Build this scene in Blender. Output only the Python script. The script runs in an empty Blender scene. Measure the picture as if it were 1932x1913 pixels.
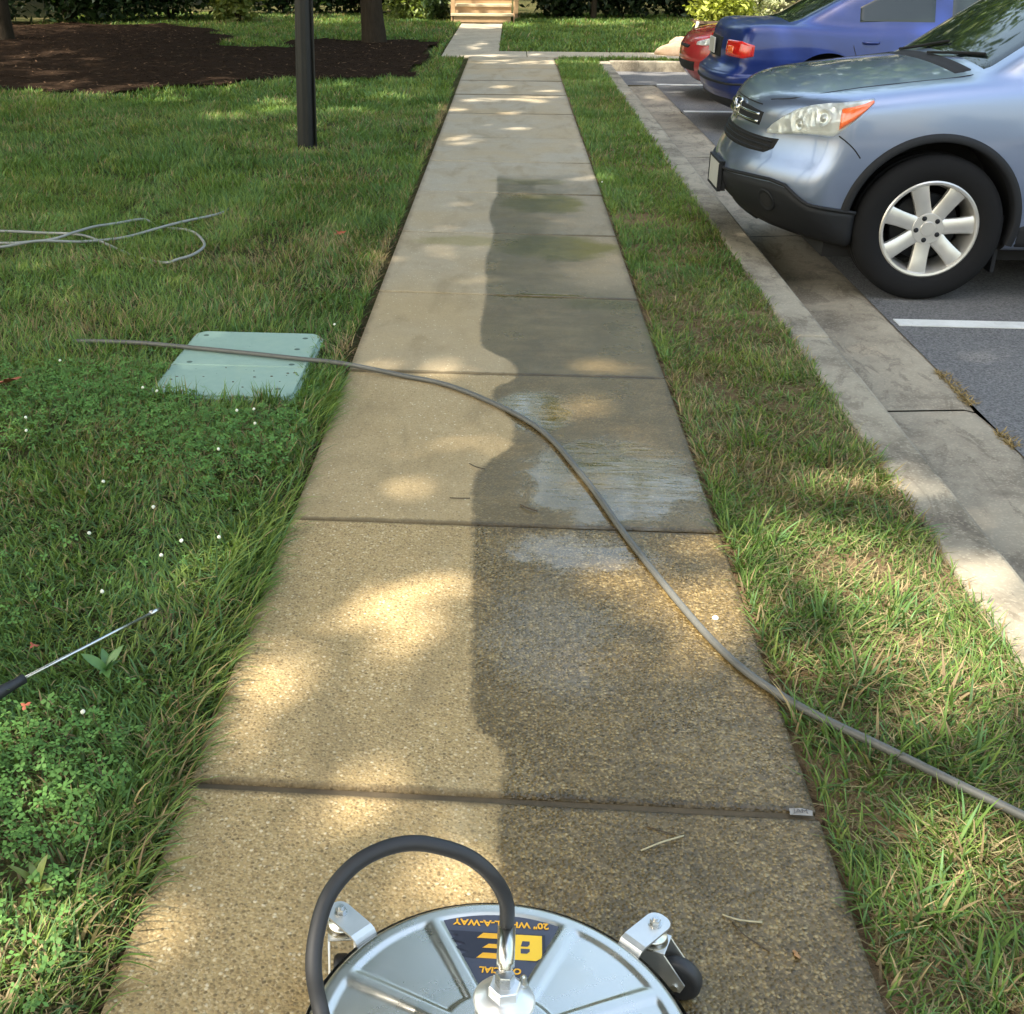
import bpy, bmesh, math
import numpy as np
from mathutils import Vector, Matrix

R = math.radians
rng = np.random.default_rng(7)
scene = bpy.context.scene
COL = scene.collection

# ------------------------------------------------------------------ camera
# hand-held phone picture, cropped off-centre (hence the lens shift)
cam_d = bpy.data.cameras.new("camera")
cam_d.sensor_fit = 'HORIZONTAL'
cam_d.sensor_width = 36.0
cam_d.lens = 2238.2 / 1932.0 * 36.0
cam_d.shift_x = (966.0 - 793.7) / 1932.0
cam_d.shift_y = -(956.5 - 884.2) / 1932.0
cam_d.clip_start = 0.05
cam_d.clip_end = 800.0
cam = bpy.data.objects.new("camera", cam_d)
COL.objects.link(cam)
PITCH, YAW, ROLL = 0.4182, -0.0697, -0.0037
fw = Vector((math.sin(YAW)*math.cos(PITCH), math.cos(YAW)*math.cos(PITCH), -math.sin(PITCH)))
rt = Vector((math.cos(YAW), -math.sin(YAW), 0.0))
dn = fw.cross(rt)
r2 = math.cos(ROLL)*rt + math.sin(ROLL)*dn
d2 = -math.sin(ROLL)*rt + math.cos(ROLL)*dn
cam.matrix_world = Matrix(((r2.x, -d2.x, -fw.x, -0.0239), (r2.y, -d2.y, -fw.y, 0.0),
                           (r2.z, -d2.z, -fw.z, 1.5216), (0, 0, 0, 1)))
scene.camera = cam

# ------------------------------------------------------------------ sky, sun, exposure
SUN = Vector((-0.44, -0.36, 0.82)).normalized()          # towards the sun: left, behind, high
elev = math.asin(SUN.z)
world = bpy.data.worlds.new("World")
scene.world = world
world.use_nodes = True
wn = world.node_tree
wn.nodes.clear()
sky = wn.nodes.new("ShaderNodeTexSky")
sky.sky_type = 'NISHITA'
sky.sun_disc = False
sky.sun_elevation = elev
sky.sun_rotation = math.atan2(SUN.x, SUN.y)
sky.air_density = 2.0
sky.dust_density = 4.5
sky.ozone_density = 0.0
bg = wn.nodes.new("ShaderNodeBackground")
bg.inputs['Strength'].default_value = 0.15
wo = wn.nodes.new("ShaderNodeOutputWorld")
wn.links.new(sky.outputs[0], bg.inputs[0])
wn.links.new(bg.outputs[0], wo.inputs[0])

sun_d = bpy.data.lights.new("sun", 'SUN')
sun_d.energy = 3.8
sun_d.angle = R(0.7)
sun_d.color = (1.0, 0.93, 0.80)
sun = bpy.data.objects.new("sun", sun_d)
sun.rotation_euler = SUN.to_track_quat('Z', 'Y').to_euler()
sun.location = (-10, -8, 20)
COL.objects.link(sun)

vs = scene.view_settings
vs.view_transform = 'Standard'
vs.look = 'None'
vs.gamma = 1.0
vs.use_curve_mapping = False
vs.exposure = 1.85
scene.cycles.max_bounces = 7
scene.cycles.diffuse_bounces = 4
scene.cycles.transparent_max_bounces = 8
scene.cycles.use_denoising = True
scene.cycles.sample_clamp_indirect = 6.0

# ------------------------------------------------------------------ small helpers
def props(o, label=None, cat=None, group=None, kind=None):
    if label: o['label'] = label
    if cat: o['category'] = cat
    if group: o['group'] = group
    if kind: o['kind'] = kind
    return o

def link(o, parent=None):
    COL.objects.link(o)
    if parent is not None:
        o.parent = parent
    return o

def empty(name, loc=(0, 0, 0), rz=0.0, parent=None):
    o = bpy.data.objects.new(name, None)
    o.empty_display_size = 0.1
    o.location = loc
    o.rotation_euler = (0, 0, rz)
    return link(o, parent)

def mesh_obj(name, V, F, mat, parent=None, smooth=True, loc=None):
    me = bpy.data.meshes.new(name)
    me.from_pydata([tuple(v) for v in V], [], [tuple(f) for f in F])
    me.update()
    if smooth:
        me.shade_smooth()
    o = bpy.data.objects.new(name, me)
    for m in (mat if isinstance(mat, (list, tuple)) else [mat]):
        me.materials.append(m)
    if loc is not None:
        o.location = loc
    return link(o, parent)

def share(name, me, loc=(0, 0, 0), rot=(0, 0, 0), parent=None, scale=None):
    o = bpy.data.objects.new(name, me)
    o.location = loc
    o.rotation_euler = rot
    if scale is not None:
        o.scale = scale if hasattr(scale, '__len__') else (scale,)*3
    return link(o, parent)

def tri_mesh(name, V, T, mat, col=None, parent=None, smooth=False):
    """fast big triangle mesh from numpy arrays, with an optional vertex colour"""
    V = np.ascontiguousarray(V, np.float32); T = np.ascontiguousarray(T, np.int32)
    me = bpy.data.meshes.new(name)
    me.vertices.add(len(V)); me.vertices.foreach_set('co', V.ravel())
    me.loops.add(T.size); me.loops.foreach_set('vertex_index', T.ravel())
    me.polygons.add(len(T))
    me.polygons.foreach_set('loop_start', np.arange(0, T.size, 3, dtype=np.int32))
    if col is not None:
        a = me.attributes.new('col', 'FLOAT_COLOR', 'POINT')
        c4 = np.ones((len(V), 4), np.float32); c4[:, :3] = col
        a.data.foreach_set('color', c4.ravel())
    me.update(calc_edges=True)
    me.polygons.foreach_set('use_smooth', np.full(len(T), smooth))
    me.materials.append(mat)
    o = bpy.data.objects.new(name, me)
    return link(o, parent)

def join(parts):
    V = []; F = []; n = 0
    for v, f in parts:
        V.extend([tuple(p) for p in v]); F.extend([tuple(i+n for i in q) for q in f]); n += len(v)
    return V, F

def box(x0, x1, y0, y1, z0, z1, b=0.0):
    """bevelled box -> (V, F)"""
    bm = bmesh.new()
    bmesh.ops.create_cube(bm, size=1.0)
    for v in bm.verts:
        v.co = Vector(((x0+x1)/2+v.co.x*(x1-x0), (y0+y1)/2+v.co.y*(y1-y0), (z0+z1)/2+v.co.z*(z1-z0)))
    if b > 0:
        bmesh.ops.bevel(bm, geom=list(bm.edges), offset=b, segments=2, affect='EDGES', profile=0.5)
    bm.verts.index_update()
    V = [v.co.copy() for v in bm.verts]; F = [[v.index for v in f.verts] for f in bm.faces]
    bm.free()
    return V, F

def xform(vf, M):
    V, F = vf
    return [M @ Vector(v) for v in V], F

def lathe(profile, n=32, axis='z', closed=False, phase=0.0):
    """profile: list of (r, h) -> surface of revolution"""
    V = []; F = []
    for r, h in profile:
        for k in range(n):
            a = 2*math.pi*k/n+phase
            c, s = r*math.cos(a), r*math.sin(a)
            V.append((c, s, h) if axis == 'z' else ((c, h, s) if axis == 'y' else (h, c, s)))
    m = len(profile)
    for i in range(m-1 if not closed else m):
        j = (i+1) % m
        for k in range(n):
            q = (k+1) % n
            F.append((i*n+k, i*n+q, j*n+q, j*n+k))
    return V, F

def spline(P, n=8):
    """Catmull-Rom through P"""
    P = [Vector(p) for p in P]
    Q = [2*P[0]-P[1]]+P+[2*P[-1]-P[-2]]
    out = []
    for i in range(1, len(Q)-2):
        a, b, c, d = Q[i-1], Q[i], Q[i+1], Q[i+2]
        for k in range(n):
            t = k/n
            out.append(0.5*((2*b)+(c-a)*t+(2*a-5*b+4*c-d)*t*t+(3*b-a-3*c+d)*t**3))
    out.append(P[-1])
    return out

def tube(path, rad, sides=10, cap=True):
    """rad: float or function of 0..1 -> (V, F)"""
    path = [Vector(p) for p in path]
    n = len(path); V = []; F = []
    up = None
    for i, p in enumerate(path):
        t = (path[min(i+1, n-1)]-path[max(i-1, 0)]).normalized()
        if up is None:
            up = Vector((0, 0, 1)) if abs(t.z) < 0.9 else Vector((1, 0, 0))
        s = t.cross(up).normalized(); up = s.cross(t).normalized()
        r = rad(i/(n-1)) if callable(rad) else rad
        for k in range(sides):
            a = 2*math.pi*k/sides
            V.append(p+r*(math.cos(a)*s+math.sin(a)*up))
    for i in range(n-1):
        for k in range(sides):
            q = (k+1) % sides
            F.append((i*sides+k, i*sides+q, (i+1)*sides+q, (i+1)*sides+k))
    if cap:
        F.append(tuple(range(sides-1, -1, -1))); F.append(tuple((n-1)*sides+k for k in range(sides)))
    return V, F

def vnoise(x, y, seed=0):
    """smooth value noise, numpy, about 0..1"""
    x = np.asarray(x, float); y = np.asarray(y, float)
    xi = np.floor(x).astype(np.int64); yi = np.floor(y).astype(np.int64)
    fx = x-xi; fy = y-yi
    fx = fx*fx*(3-2*fx); fy = fy*fy*(3-2*fy)
    def h(a, b):
        n = (a*374761393+b*668265263+seed*144665) & 0x7fffffff
        n = ((n ^ (n >> 13))*1274126177) & 0x7fffffff
        return ((n ^ (n >> 16)) & 0xffff)/65535.0
    return (h(xi, yi)*(1-fx)+h(xi+1, yi)*fx)*(1-fy)+(h(xi, yi+1)*(1-fx)+h(xi+1, yi+1)*fx)*fy

# ------------------------------------------------------------------ material helpers
class NT:
    def __init__(s, name):
        s.m = bpy.data.materials.new(name); s.m.use_nodes = True
        s.t = s.m.node_tree; s.t.nodes.clear()
        s.out = s.t.nodes.new('ShaderNodeOutputMaterial')
        s._geo = None; s._tc = None
    def n(s, kind, **kw):
        nd = s.t.nodes.new('ShaderNode'+kind)
        for k, v in kw.items(): setattr(nd, k, v)
        return nd
    def set(s, sock, v):
        if hasattr(v, 'bl_idname') or hasattr(v, 'is_output'): s.t.links.new(v, sock)
        elif isinstance(v, (tuple, list)):
            sock.default_value = tuple(v) if len(v) == len(sock.default_value) else tuple(v)+(1.0,)
        else: sock.default_value = v
    def pos(s):
        if s._geo is None: s._geo = s.n('NewGeometry')
        return s._geo.outputs['Position']
    def obj(s):
        if s._tc is None: s._tc = s.n('TexCoord')
        return s._tc.outputs['Object']
    def math(s, op, a, b=None, c=None, clamp=False):
        nd = s.n('Math', operation=op, use_clamp=clamp)
        for i, v in enumerate((a, b, c)):
            if v is not None: s.set(nd.inputs[i], v)
        return nd.outputs[0]
    def sep(s, v):
        nd = s.n('SeparateXYZ'); s.set(nd.inputs[0], v); return nd.outputs
    def scale(s, v, sc):
        nd = s.n('Mapping'); s.set(nd.inputs['Vector'], v)
        nd.inputs['Scale'].default_value = sc if hasattr(sc, '__len__') else (sc,)*3
        return nd.outputs[0]
    def noise(s, v, scale, detail=4.0, rough=0.55, dist=0.0):
        nd = s.n('TexNoise'); s.set(nd.inputs['Vector'], v)
        nd.inputs['Scale'].default_value = scale; nd.inputs['Detail'].default_value = detail
        nd.inputs['Roughness'].default_value = rough; nd.inputs['Distortion'].default_value = dist
        return nd.outputs['Fac']
    def voronoi(s, v, scale, feature='F1', rnd=1.0):
        nd = s.n('TexVoronoi', feature=feature); s.set(nd.inputs['Vector'], v)
        nd.inputs['Scale'].default_value = scale; nd.inputs['Randomness'].default_value = rnd
        return nd.outputs
    def step(s, v, a, b, lo=0.0, hi=1.0):
        nd = s.n('MapRange', interpolation_type='SMOOTHSTEP')
        s.set(nd.inputs['Value'], v); s.set(nd.inputs['From Min'], a); s.set(nd.inputs['From Max'], b)
        s.set(nd.inputs['To Min'], lo); s.set(nd.inputs['To Max'], hi)
        return nd.outputs[0]
    def mix(s, f, a, b, blend='MIX'):
        nd = s.n('Mix', data_type='RGBA', blend_type=blend)
        s.set(nd.inputs['Factor'], f); s.set(nd.inputs[6], a); s.set(nd.inputs[7], b)
        return nd.outputs[2]
    def mixf(s, f, a, b):
        nd = s.n('Mix', data_type='FLOAT')
        s.set(nd.inputs['Factor'], f); s.set(nd.inputs[2], a); s.set(nd.inputs[3], b)
        return nd.outputs[0]
    def bump(s, h, strength=0.3, dist=0.01, normal=None):
        nd = s.n('Bump'); s.set(nd.inputs['Height'], h)
        s.set(nd.inputs['Strength'], strength); nd.inputs['Distance'].default_value = dist
        if normal is not None: s.set(nd.inputs['Normal'], normal)
        return nd.outputs[0]
    def bsdf(s, color=(.5, .5, .5), rough=.6, metal=0.0, normal=None, **kw):
        p = s.n('BsdfPrincipled')
        s.set(p.inputs['Base Color'], color); s.set(p.inputs['Roughness'], rough); s.set(p.inputs['Metallic'], metal)
        if normal is not None: s.set(p.inputs['Normal'], normal)
        for k, v in kw.items(): s.set(p.inputs[k.replace('_', ' ')], v)
        s.t.links.new(p.outputs[0], s.out.inputs[0])
        s.p = p
        return s.m

def simple(name, color, rough=.6, metal=0.0, var=0.12, scale=30.0, bump=0.0, **kw):
    t = NT(name); o = t.obj()
    n = t.noise(o, scale, 5)
    c = t.mix(n, tuple(x*(1-var) for x in color), tuple(min(1, x*(1+var)) for x in color))
    r = t.math('ADD', rough-0.06, t.math('MULTIPLY', n, 0.12))
    nm = t.bump(n, bump, 0.004) if bump else None
    return t.bsdf(c, r, metal, nm, **kw)

# ------------------------------------------------------------------ materials of the setting
WET = [(1.0, 0.006), (1.358, .006), (1.582, -.001), (1.714, -.003), (1.847, 0.0), (1.962, .004), (2.047, -.024), (2.119, -.065),
       (2.218, -.066), (2.549, -.076), (2.744, -.083), (3.036, -.087), (3.282, -.1), (3.459, -.064), (3.522, -.04), (3.656, .024),
       (3.775, .031), (3.954, -.013), (4.138, -.05), (4.259, .024), (4.37, .04), (4.483, .019), (4.597, -.058), (4.744, -.108),
       (5.587, -.103), (6.129, -.118), (6.501, -.093), (6.851, -.089), (7.168, -.119), (7.552, -.111), (7.898, -.083), (8.583, -.088), (9.0, -.05)]

def concrete_walk():
    t = NT('walkway_concrete')
    P = t.pos(); x, y, z = t.sep(P)
    ag = t.n('Attribute', attribute_type='OBJECT', attribute_name='aggregate').outputs['Fac']
    tone = t.n('Attribute', attribute_type='OBJECT', attribute_name='tone').outputs['Fac']
    n1 = t.noise(P, 1.3, 5, .6); n2 = t.noise(P, 9.0, 6, .65); n3 = t.noise(P, 120.0, 3, .6); n4 = t.noise(P, 420.0, 2, .5)
    tan = t.mix(n2, (.30, .205, .088), (.45, .325, .15))
    grey = t.mix(n2, (.29, .255, .195), (.39, .35, .275))
    base = t.mix(tone, grey, tan)
    base = t.mix(t.step(n1, .35, .7), base, t.mix(0.5, base, (.38, .27, .13)), 'MIX')
    # exposed aggregate: pebbles of many tones
    vo = t.voronoi(P, 125.0); vo2 = t.voronoi(P, 95.0); vo3 = t.voronoi(P, 270.0)
    cr = t.n('ValToRGB'); t.set(cr.inputs[0], t.sep(vo['Color'])[0])
    el = cr.color_ramp.elements
    el[0].position = 0.0; el[0].color = (.10, .065, .03, 1)
    el[1].position = 1.0; el[1].color = (.72, .61, .42, 1)
    for ps, c in ((.12, (.20, .13, .055, 1)), (.32, (.33, .22, .09, 1)), (.66, (.41, .285, .125, 1)), (.84, (.50, .365, .175, 1)), (.93, (.66, .53, .32, 1))):
        e = el.new(ps); e.color = c
    peb = cr.outputs[0]
    pebmask = t.math('MULTIPLY', t.step(vo['Distance'], .55, .3), ag)
    base = t.mix(t.math('MULTIPLY', pebmask, .8), base, peb)
    fine = t.sep(vo3['Color'])[1]
    base = t.mix(t.math('MULTIPLY', t.math('MULTIPLY', t.step(fine, .70, .95), ag), .40), base, (.64, .50, .29))
    base = t.mix(t.math('MULTIPLY', t.math('MULTIPLY', t.step(fine, .28, .06), ag), .45), base, (.13, .085, .04))
    # a few dark pits and bright stones in the smoother slabs
    pit = t.math('MULTIPLY', t.step(t.sep(vo2['Color'])[1], .965, .975), t.step(vo2['Distance'], .35, .2))
    base = t.mix(t.math('MULTIPLY', pit, .7), base, (.16, .12, .07))
    chip = t.math('MULTIPLY', t.step(t.sep(vo2['Color'])[2], .972, .98), t.step(vo2['Distance'], .35, .2))
    base = t.mix(t.math('MULTIPLY', chip, .7), base, (.75, .68, .5))
    base = t.mix(t.math('MULTIPLY', t.step(n3, .35, .75), .22), base, (.22, .17, .10))
    # dirty streaks
    st = t.noise(t.scale(P, (2.2, .8, 1)), 2.2, 5, .6, .6)
    base = t.mix(t.math('MULTIPLY', t.step(st, .48, .72), .5), base, (.21, .155, .08))
    bl = t.noise(P, 3.1, 6, .68, .4)
    base = t.mix(t.math('MULTIPLY', t.step(bl, .56, .74), .34), base, (.20, .145, .075))
    base = t.mix(t.math('MULTIPLY', t.step(bl, .42, .26), .30), base, (.50, .40, .24))
    # earth worked into the joints
    tc = t.n('TexCoord'); gy = t.sep(tc.outputs['Generated'])[1]
    ed = t.math('MULTIPLY', t.math('MINIMUM', gy, t.math('SUBTRACT', 1.0, gy)), 1.22)
    ed = t.math('ADD', ed, t.math('MULTIPLY', t.math('SUBTRACT', t.noise(P, 11.0, 5, .7), .5), .035))
    ex = t.math('SUBTRACT', .61, t.math('ABSOLUTE', x))
    ex = t.math('ADD', ex, t.math('MULTIPLY', t.math('SUBTRACT', t.noise(P, 7.0, 5, .7), .5), .06))
    jd = t.math('MAXIMUM', t.step(ed, .024, .004), t.math('MULTIPLY', t.step(ex, .035, .0), .7))
    base = t.mix(t.math('MULTIPLY', jd, .72), base, (.085, .062, .035))
    # mossy stains
    def blob(cx, cy, rx, ry, soft=.9, wob=.9):
        d = t.math('ADD', t.math('POWER', t.math('DIVIDE', t.math('SUBTRACT', x, cx), rx), 2.0),
                   t.math('POWER', t.math('DIVIDE', t.math('SUBTRACT', y, cy), ry), 2.0))
        d = t.math('ADD', d, t.math('MULTIPLY', t.math('SUBTRACT', n2b, .5), wob*2.6))
        return t.step(d, 1.0+soft*.4, 1.0-soft*.6)
    n2b = t.noise(P, 4.0, 5, .6)
    moss = t.math('MAXIMUM', blob(.22, 7.62, .26, .30), blob(.27, 6.45, .33, .28))
    moss = t.math('MAXIMUM', moss, t.math('MULTIPLY', blob(-.25, 6.55, .3, .12), .45))
    moss = t.math('MAXIMUM', moss, t.math('MULTIPLY', blob(.15, 8.35, .28, .12), .5))
    moss = t.math('MAXIMUM', moss, t.math('MULTIPLY', blob(.42, 5.35, .2, .1), .7))
    base = t.mix(t.math('MULTIPLY', moss, .85), base, (.19, .165, .03))
    # wet half
    fc = t.n('FloatCurve')
    t.set(fc.inputs['Value'], t.math('DIVIDE', y, 10.0, clamp=True))
    cu = fc.mapping.curves[0]
    pts = [(a/10.0, (b+.5)) for a, b in WET]
    cu.points[0].location = pts[0]; cu.points[1].location = pts[-1]
    for a in pts[1:-1]: cu.points.new(*a)
    for q in cu.points: q.handle_type = 'AUTO'
    fc.mapping.update()
    xb = t.math('SUBTRACT', fc.outputs[0], .5)
    dx = t.math('SUBTRACT', x, xb)
    dx = t.math('ADD', dx, t.math('MULTIPLY', t.math('SUBTRACT', t.noise(P, 26.0, 6, .7), .5), .045))
    wet = t.math('MULTIPLY', t.step(dx, -.010, .016), t.step(t.math('ADD', y, t.math('MULTIPLY', n2b, 1.0)), 9.3, 8.7))
    wet = t.math('MULTIPLY', wet, t.math('GREATER_THAN', z, -.03))
    # near the far right edge and above 5.5 m the film is drying
    dry = t.math('MULTIPLY', t.step(y, 5.3, 5.9), t.step(t.math('ADD', x, t.math('MULTIPLY', n2b, .5)), .35, .75))
    wet = t.math('MULTIPLY', wet, t.math('SUBTRACT', 1.0, t.math('MULTIPLY', dry, .65)))
    shiny = t.math('MULTIPLY', t.math('MAXIMUM', t.step(t.sep(vo['Color'])[0], .72, .95), t.step(fine, .75, .95)), ag)
    blot = t.step(t.noise(t.scale(P, (1.0, 2.2, 1.0)), 6.0, 5, .6, .8), .38, .72)
    wm = t.mix(blot, (.23, .21, .135), (.36, .335, .24))
    wm = t.mix(t.math('MULTIPLY', shiny, .6), wm, (.66, .62, .48))
    dark = t.mix(1.0, base, wm, 'MULTIPLY')
    col = t.mix(t.math('MULTIPLY', wet, .9), base, dark)
    # standing water
    pn = t.noise(t.scale(P, (1.0, 1.0, 1.0)), 9.0, 7, .68, .6)
    def pool(cx, cy, rx, ry):
        d = t.math('ADD', t.math('POWER', t.math('DIVIDE', t.math('SUBTRACT', x, cx), rx), 2.0),
                   t.math('POWER', t.math('DIVIDE', t.math('SUBTRACT', y, cy), ry), 2.0))
        d = t.math('ADD', d, t.math('MULTIPLY', t.math('SUBTRACT', pn, .5), 2.6))
        return t.step(d, 1.7, .15)
    pool_m = t.math('MAXIMUM', t.math('MAXIMUM', pool(.34, 3.36, .27, .34), t.math('MULTIPLY', pool(.22, 2.88, .22, .12), .75)),
                    t.math('MAXIMUM', pool(.10, 3.95, .14, .2), t.math('MULTIPLY', pool(.16, 5.46, .22, .04), .8)))
    pool_m = t.math('MAXIMUM', pool_m, t.math('MULTIPLY', pool(.12, 2.45, .2, .3), .45))
    strk = t.step(t.noise(t.scale(P, (2.6, 15.0, 1.0)), 1.0, 4, .6, .8), .34, .62, .5, 1.0)
    strk = t.math('MAXIMUM', strk, t.step(t.math('ADD', x, t.math('MULTIPLY', pn, .3)), .52, .30))
    pool_m = t.math('MULTIPLY', t.math('MULTIPLY', pool_m, wet), strk)
    patchy = t.step(t.noise(P, 3.0, 4, .6), .3, .75)
    rough = t.mixf(wet, .88, t.mixf(patchy, .24, .5))
    rough = t.mixf(t.step(pool_m, .1, .8), rough, .045)
    micro = t.math('ADD', t.math('MULTIPLY', n4, .35), t.math('MULTIPLY', n3, .5))
    micro = t.math('ADD', micro, t.math('MULTIPLY', t.math('MULTIPLY', t.step(vo['Distance'], .7, .1), ag), .9))
    micro = t.math('MULTIPLY', micro, t.math('SUBTRACT', 1.0, t.step(pool_m, .05, .7, 0.0, .98)))
    b1 = t.bump(micro, .45, .004)
    rip = t.noise(t.scale(P, (7.0, 27.0, 1.0)), 1.0, 2, .5, .9)
    b2 = t.bump(t.math('MULTIPLY', rip, pool_m), .075, .010, b1)
    m = t.bsdf(col, rough, 0.0, b2)
    t.set(t.p.inputs['Specular IOR Level'], t.mixf(wet, .3, .5))
    t.set(t.p.inputs['Coat Weight'], t.math('MULTIPLY', pool_m, .35))
    t.p.inputs['Coat Roughness'].default_value = .04
    t.set(t.p.inputs['Coat Normal'], b2)
    return m

def concrete_old(name, a, b, dirt=(.16, .13, .10), amount=.55, sc=1.0, foot=None):
    t = NT(name); P = t.pos()
    n1 = t.noise(P, 2.0*sc, 6, .65); n2 = t.noise(P, 14.0*sc, 6, .65); n3 = t.noise(P, 160.0, 3)
    c = t.mix(n2, a, b)
    d = t.step(t.math('ADD', n1, t.math('MULTIPLY', n2, .3)), .56, .86)
    c = t.mix(t.math('MULTIPLY', d, amount), c, dirt)
    st = t.step(t.noise(t.scale(P, (3.0, 1.0, 1.0)), 3.2, 6, .7, 1.0), .50, .62)
    c = t.mix(t.math('MULTIPLY', st, amount*.6), c, dirt)
    if foot is not None:                 # darker band along the foot of the kerb
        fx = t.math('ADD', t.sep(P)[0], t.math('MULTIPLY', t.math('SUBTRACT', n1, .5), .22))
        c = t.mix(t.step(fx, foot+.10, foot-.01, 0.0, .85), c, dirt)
    sp = t.voronoi(P, 150.0)
    c = t.mix(t.math('MULTIPLY', t.step(t.sep(sp['Color'])[0], .75, .95), .25), c, tuple(min(1, v*1.4) for v in b))
    h = t.math('ADD', t.math('MULTIPLY', n3, .6), t.math('MULTIPLY', n2, .6))
    return t.bsdf(c, .9, 0, t.bump(h, .5, .006))

def asphalt():
    t = NT('asphalt'); P = t.pos()
    vo = t.voronoi(P, 140.0); n1 = t.noise(P, 1.2, 5, .6); n3 = t.noise(P, 60.0, 3)
    c = t.mix(t.sep(vo['Color'])[0], (.077, .075, .075), (.19, .185, .182))
    c = t.mix(t.math('MULTIPLY', t.step(n1, .45, .75), .35), c, (.17, .165, .16))
    cr = t.voronoi(t.scale(P, (1, 1, 1)), .55, 'DISTANCE_TO_EDGE')
    oil = t.step(t.noise(P, 1.7, 4, .6), .62, .74)
    c = t.mix(t.math('MULTIPLY', oil, .45), c, (.045, .044, .043))
    h = t.math('ADD', t.step(vo['Distance'], .8, .1), n3)
    return t.bsdf(c, .85, 0, t.bump(h, .55, .006), Specular_IOR_Level=.25)

def soil(name, a, b, c3, sc=1.0):
    t = NT(name); P = t.pos()
    n1 = t.noise(P, 1.6*sc, 5, .6); n2 = t.noise(P, 25.0*sc, 5, .7); n3 = t.noise(t.scale(P, (40, 90, 10)), 1.0, 4, .7, 1.5)
    c = t.mix(n2, a, b)
    c = t.mix(t.step(n1, .42, .68), c, t.mix(n3, c, c3))
    return t.bsdf(c, .95, 0, t.bump(t.math('ADD', n2, n3), .8, .02), Specular_IOR_Level=.04)

def vcol(name, trans=.35, rough=.5, sat=1.0, spec=.35):
    """leaf matter: colour from the mesh, part of the light passes through"""
    t = NT(name)
    a = t.n('Attribute', attribute_name='col').outputs['Color']
    p = t.n('BsdfPrincipled'); t.set(p.inputs['Base Color'], a); p.inputs['Roughness'].default_value = rough
    p.inputs['Specular IOR Level'].default_value = spec
    tr = t.n('BsdfTranslucent')
    t.set(tr.inputs[0], t.mix(1.0, a, (1.25, 1.3, .55), 'MULTIPLY'))
    mx = t.n('MixShader'); mx.inputs[0].default_value = trans
    t.t.links.new(p.outputs[0], mx.inputs[1]); t.t.links.new(tr.outputs[0], mx.inputs[2])
    t.t.links.new(mx.outputs[0], t.out.inputs[0])
    return t.m

def bark():
    t = NT('bark'); P = t.obj()
    n = t.noise(t.scale(P, (1, 1, .22)), 22.0, 6, .7, .5)
    c = t.mix(n, (.012, .009, .006), (.060, .047, .034))
    return t.bsdf(c, .95, 0, t.bump(n, 1.0, .03), Specular_IOR_Level=.1)

M = {}
M['walk'] = concrete_walk()
M['kerb'] = concrete_old('kerb_concrete', (.23, .195, .14), (.36, .315, .235), (.085, .066, .045), .85)
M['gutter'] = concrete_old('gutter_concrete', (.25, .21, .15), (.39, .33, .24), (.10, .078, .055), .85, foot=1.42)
M['path'] = concrete_old('path_concrete', (.33, .28, .20), (.44, .375, .28), (.18, .15, .11), .45)
M['asphalt'] = asphalt()
M['soil'] = soil('lawn_soil', (.030, .036, .014), (.075, .075, .03), (.13, .10, .05))
M['thatch'] = soil('strip_soil', (.09, .06, .035), (.24, .155, .085), (.34, .24, .13))
M['mulch'] = soil('mulch', (.012, .008, .005), (.040, .024, .015), (.03, .018, .011), 1.4)
M['dirt_joint'] = simple('joint_dirt', (.045, .033, .020), .95, bump=.5)
def line_paint():
    t = NT('worn_white_line_paint'); P = t.pos()
    w = t.step(t.noise(P, 70.0, 5, .7), .60, .70)
    w2 = t.step(t.noise(P, 6.0, 4, .6), .35, .7)
    c = t.mix(t.math('MULTIPLY', w, .7), t.mix(w2, (.62, .62, .60), (.50, .495, .47)), (.12, .12, .12))
    return t.bsdf(c, .75, 0, t.bump(w, .3, .003))
M['line_paint'] = line_paint()
M['grass'] = vcol('grass_blades', .30, .55, spec=.18)
M['leaf'] = vcol('leaves', .35, .45)
M['dry'] = vcol('dry_matter', .10, .9, spec=.03)
M['bark'] = bark()

# ------------------------------------------------------------------ ground, lot, walk, kerb
def sheet(name, rects, z, mat, cut=1):
    V = []; F = []
    for (x0, x1, y0, y1) in rects:
        n = len(V)
        V += [(x0, y0, z), (x1, y0, z), (x1, y1, z), (x0, y1, z)]; F.append((n, n+1, n+2, n+3))
    return mesh_obj(name, V, F, mat, smooth=False)

def slope_sheet(name, x0, x1, y0, y1, z, mat):
    return sheet(name, [(x0, x1, y0, y1)], z, mat)

props(sheet('ground', [(-220, 1.21, -120, 320), (1.21, 220, 17.74, 320)], -.022, M['soil']), kind='structure')
props(sheet('verge_soil', [(.60, 1.205, -12, 17.62)], -.012, M['thatch']), kind='structure')
lot = props(sheet('parking_lot', [(1.83, 60, -120, 17.66), (1.3, 1.83, 15.86, 17.66), (1.3, 1.83, -120, -7.6)], -.132, M['asphalt']), kind='structure')
for k, yy in enumerate((-2.04, .53, 3.1, 5.60, 8.17, 10.75, 13.32, 15.93)):
    mesh_obj('painted_line', *box(1.855, 7.0, yy-.052, yy+.052, -.15, -.128), M['line_paint'], lot, smooth=False)

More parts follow.
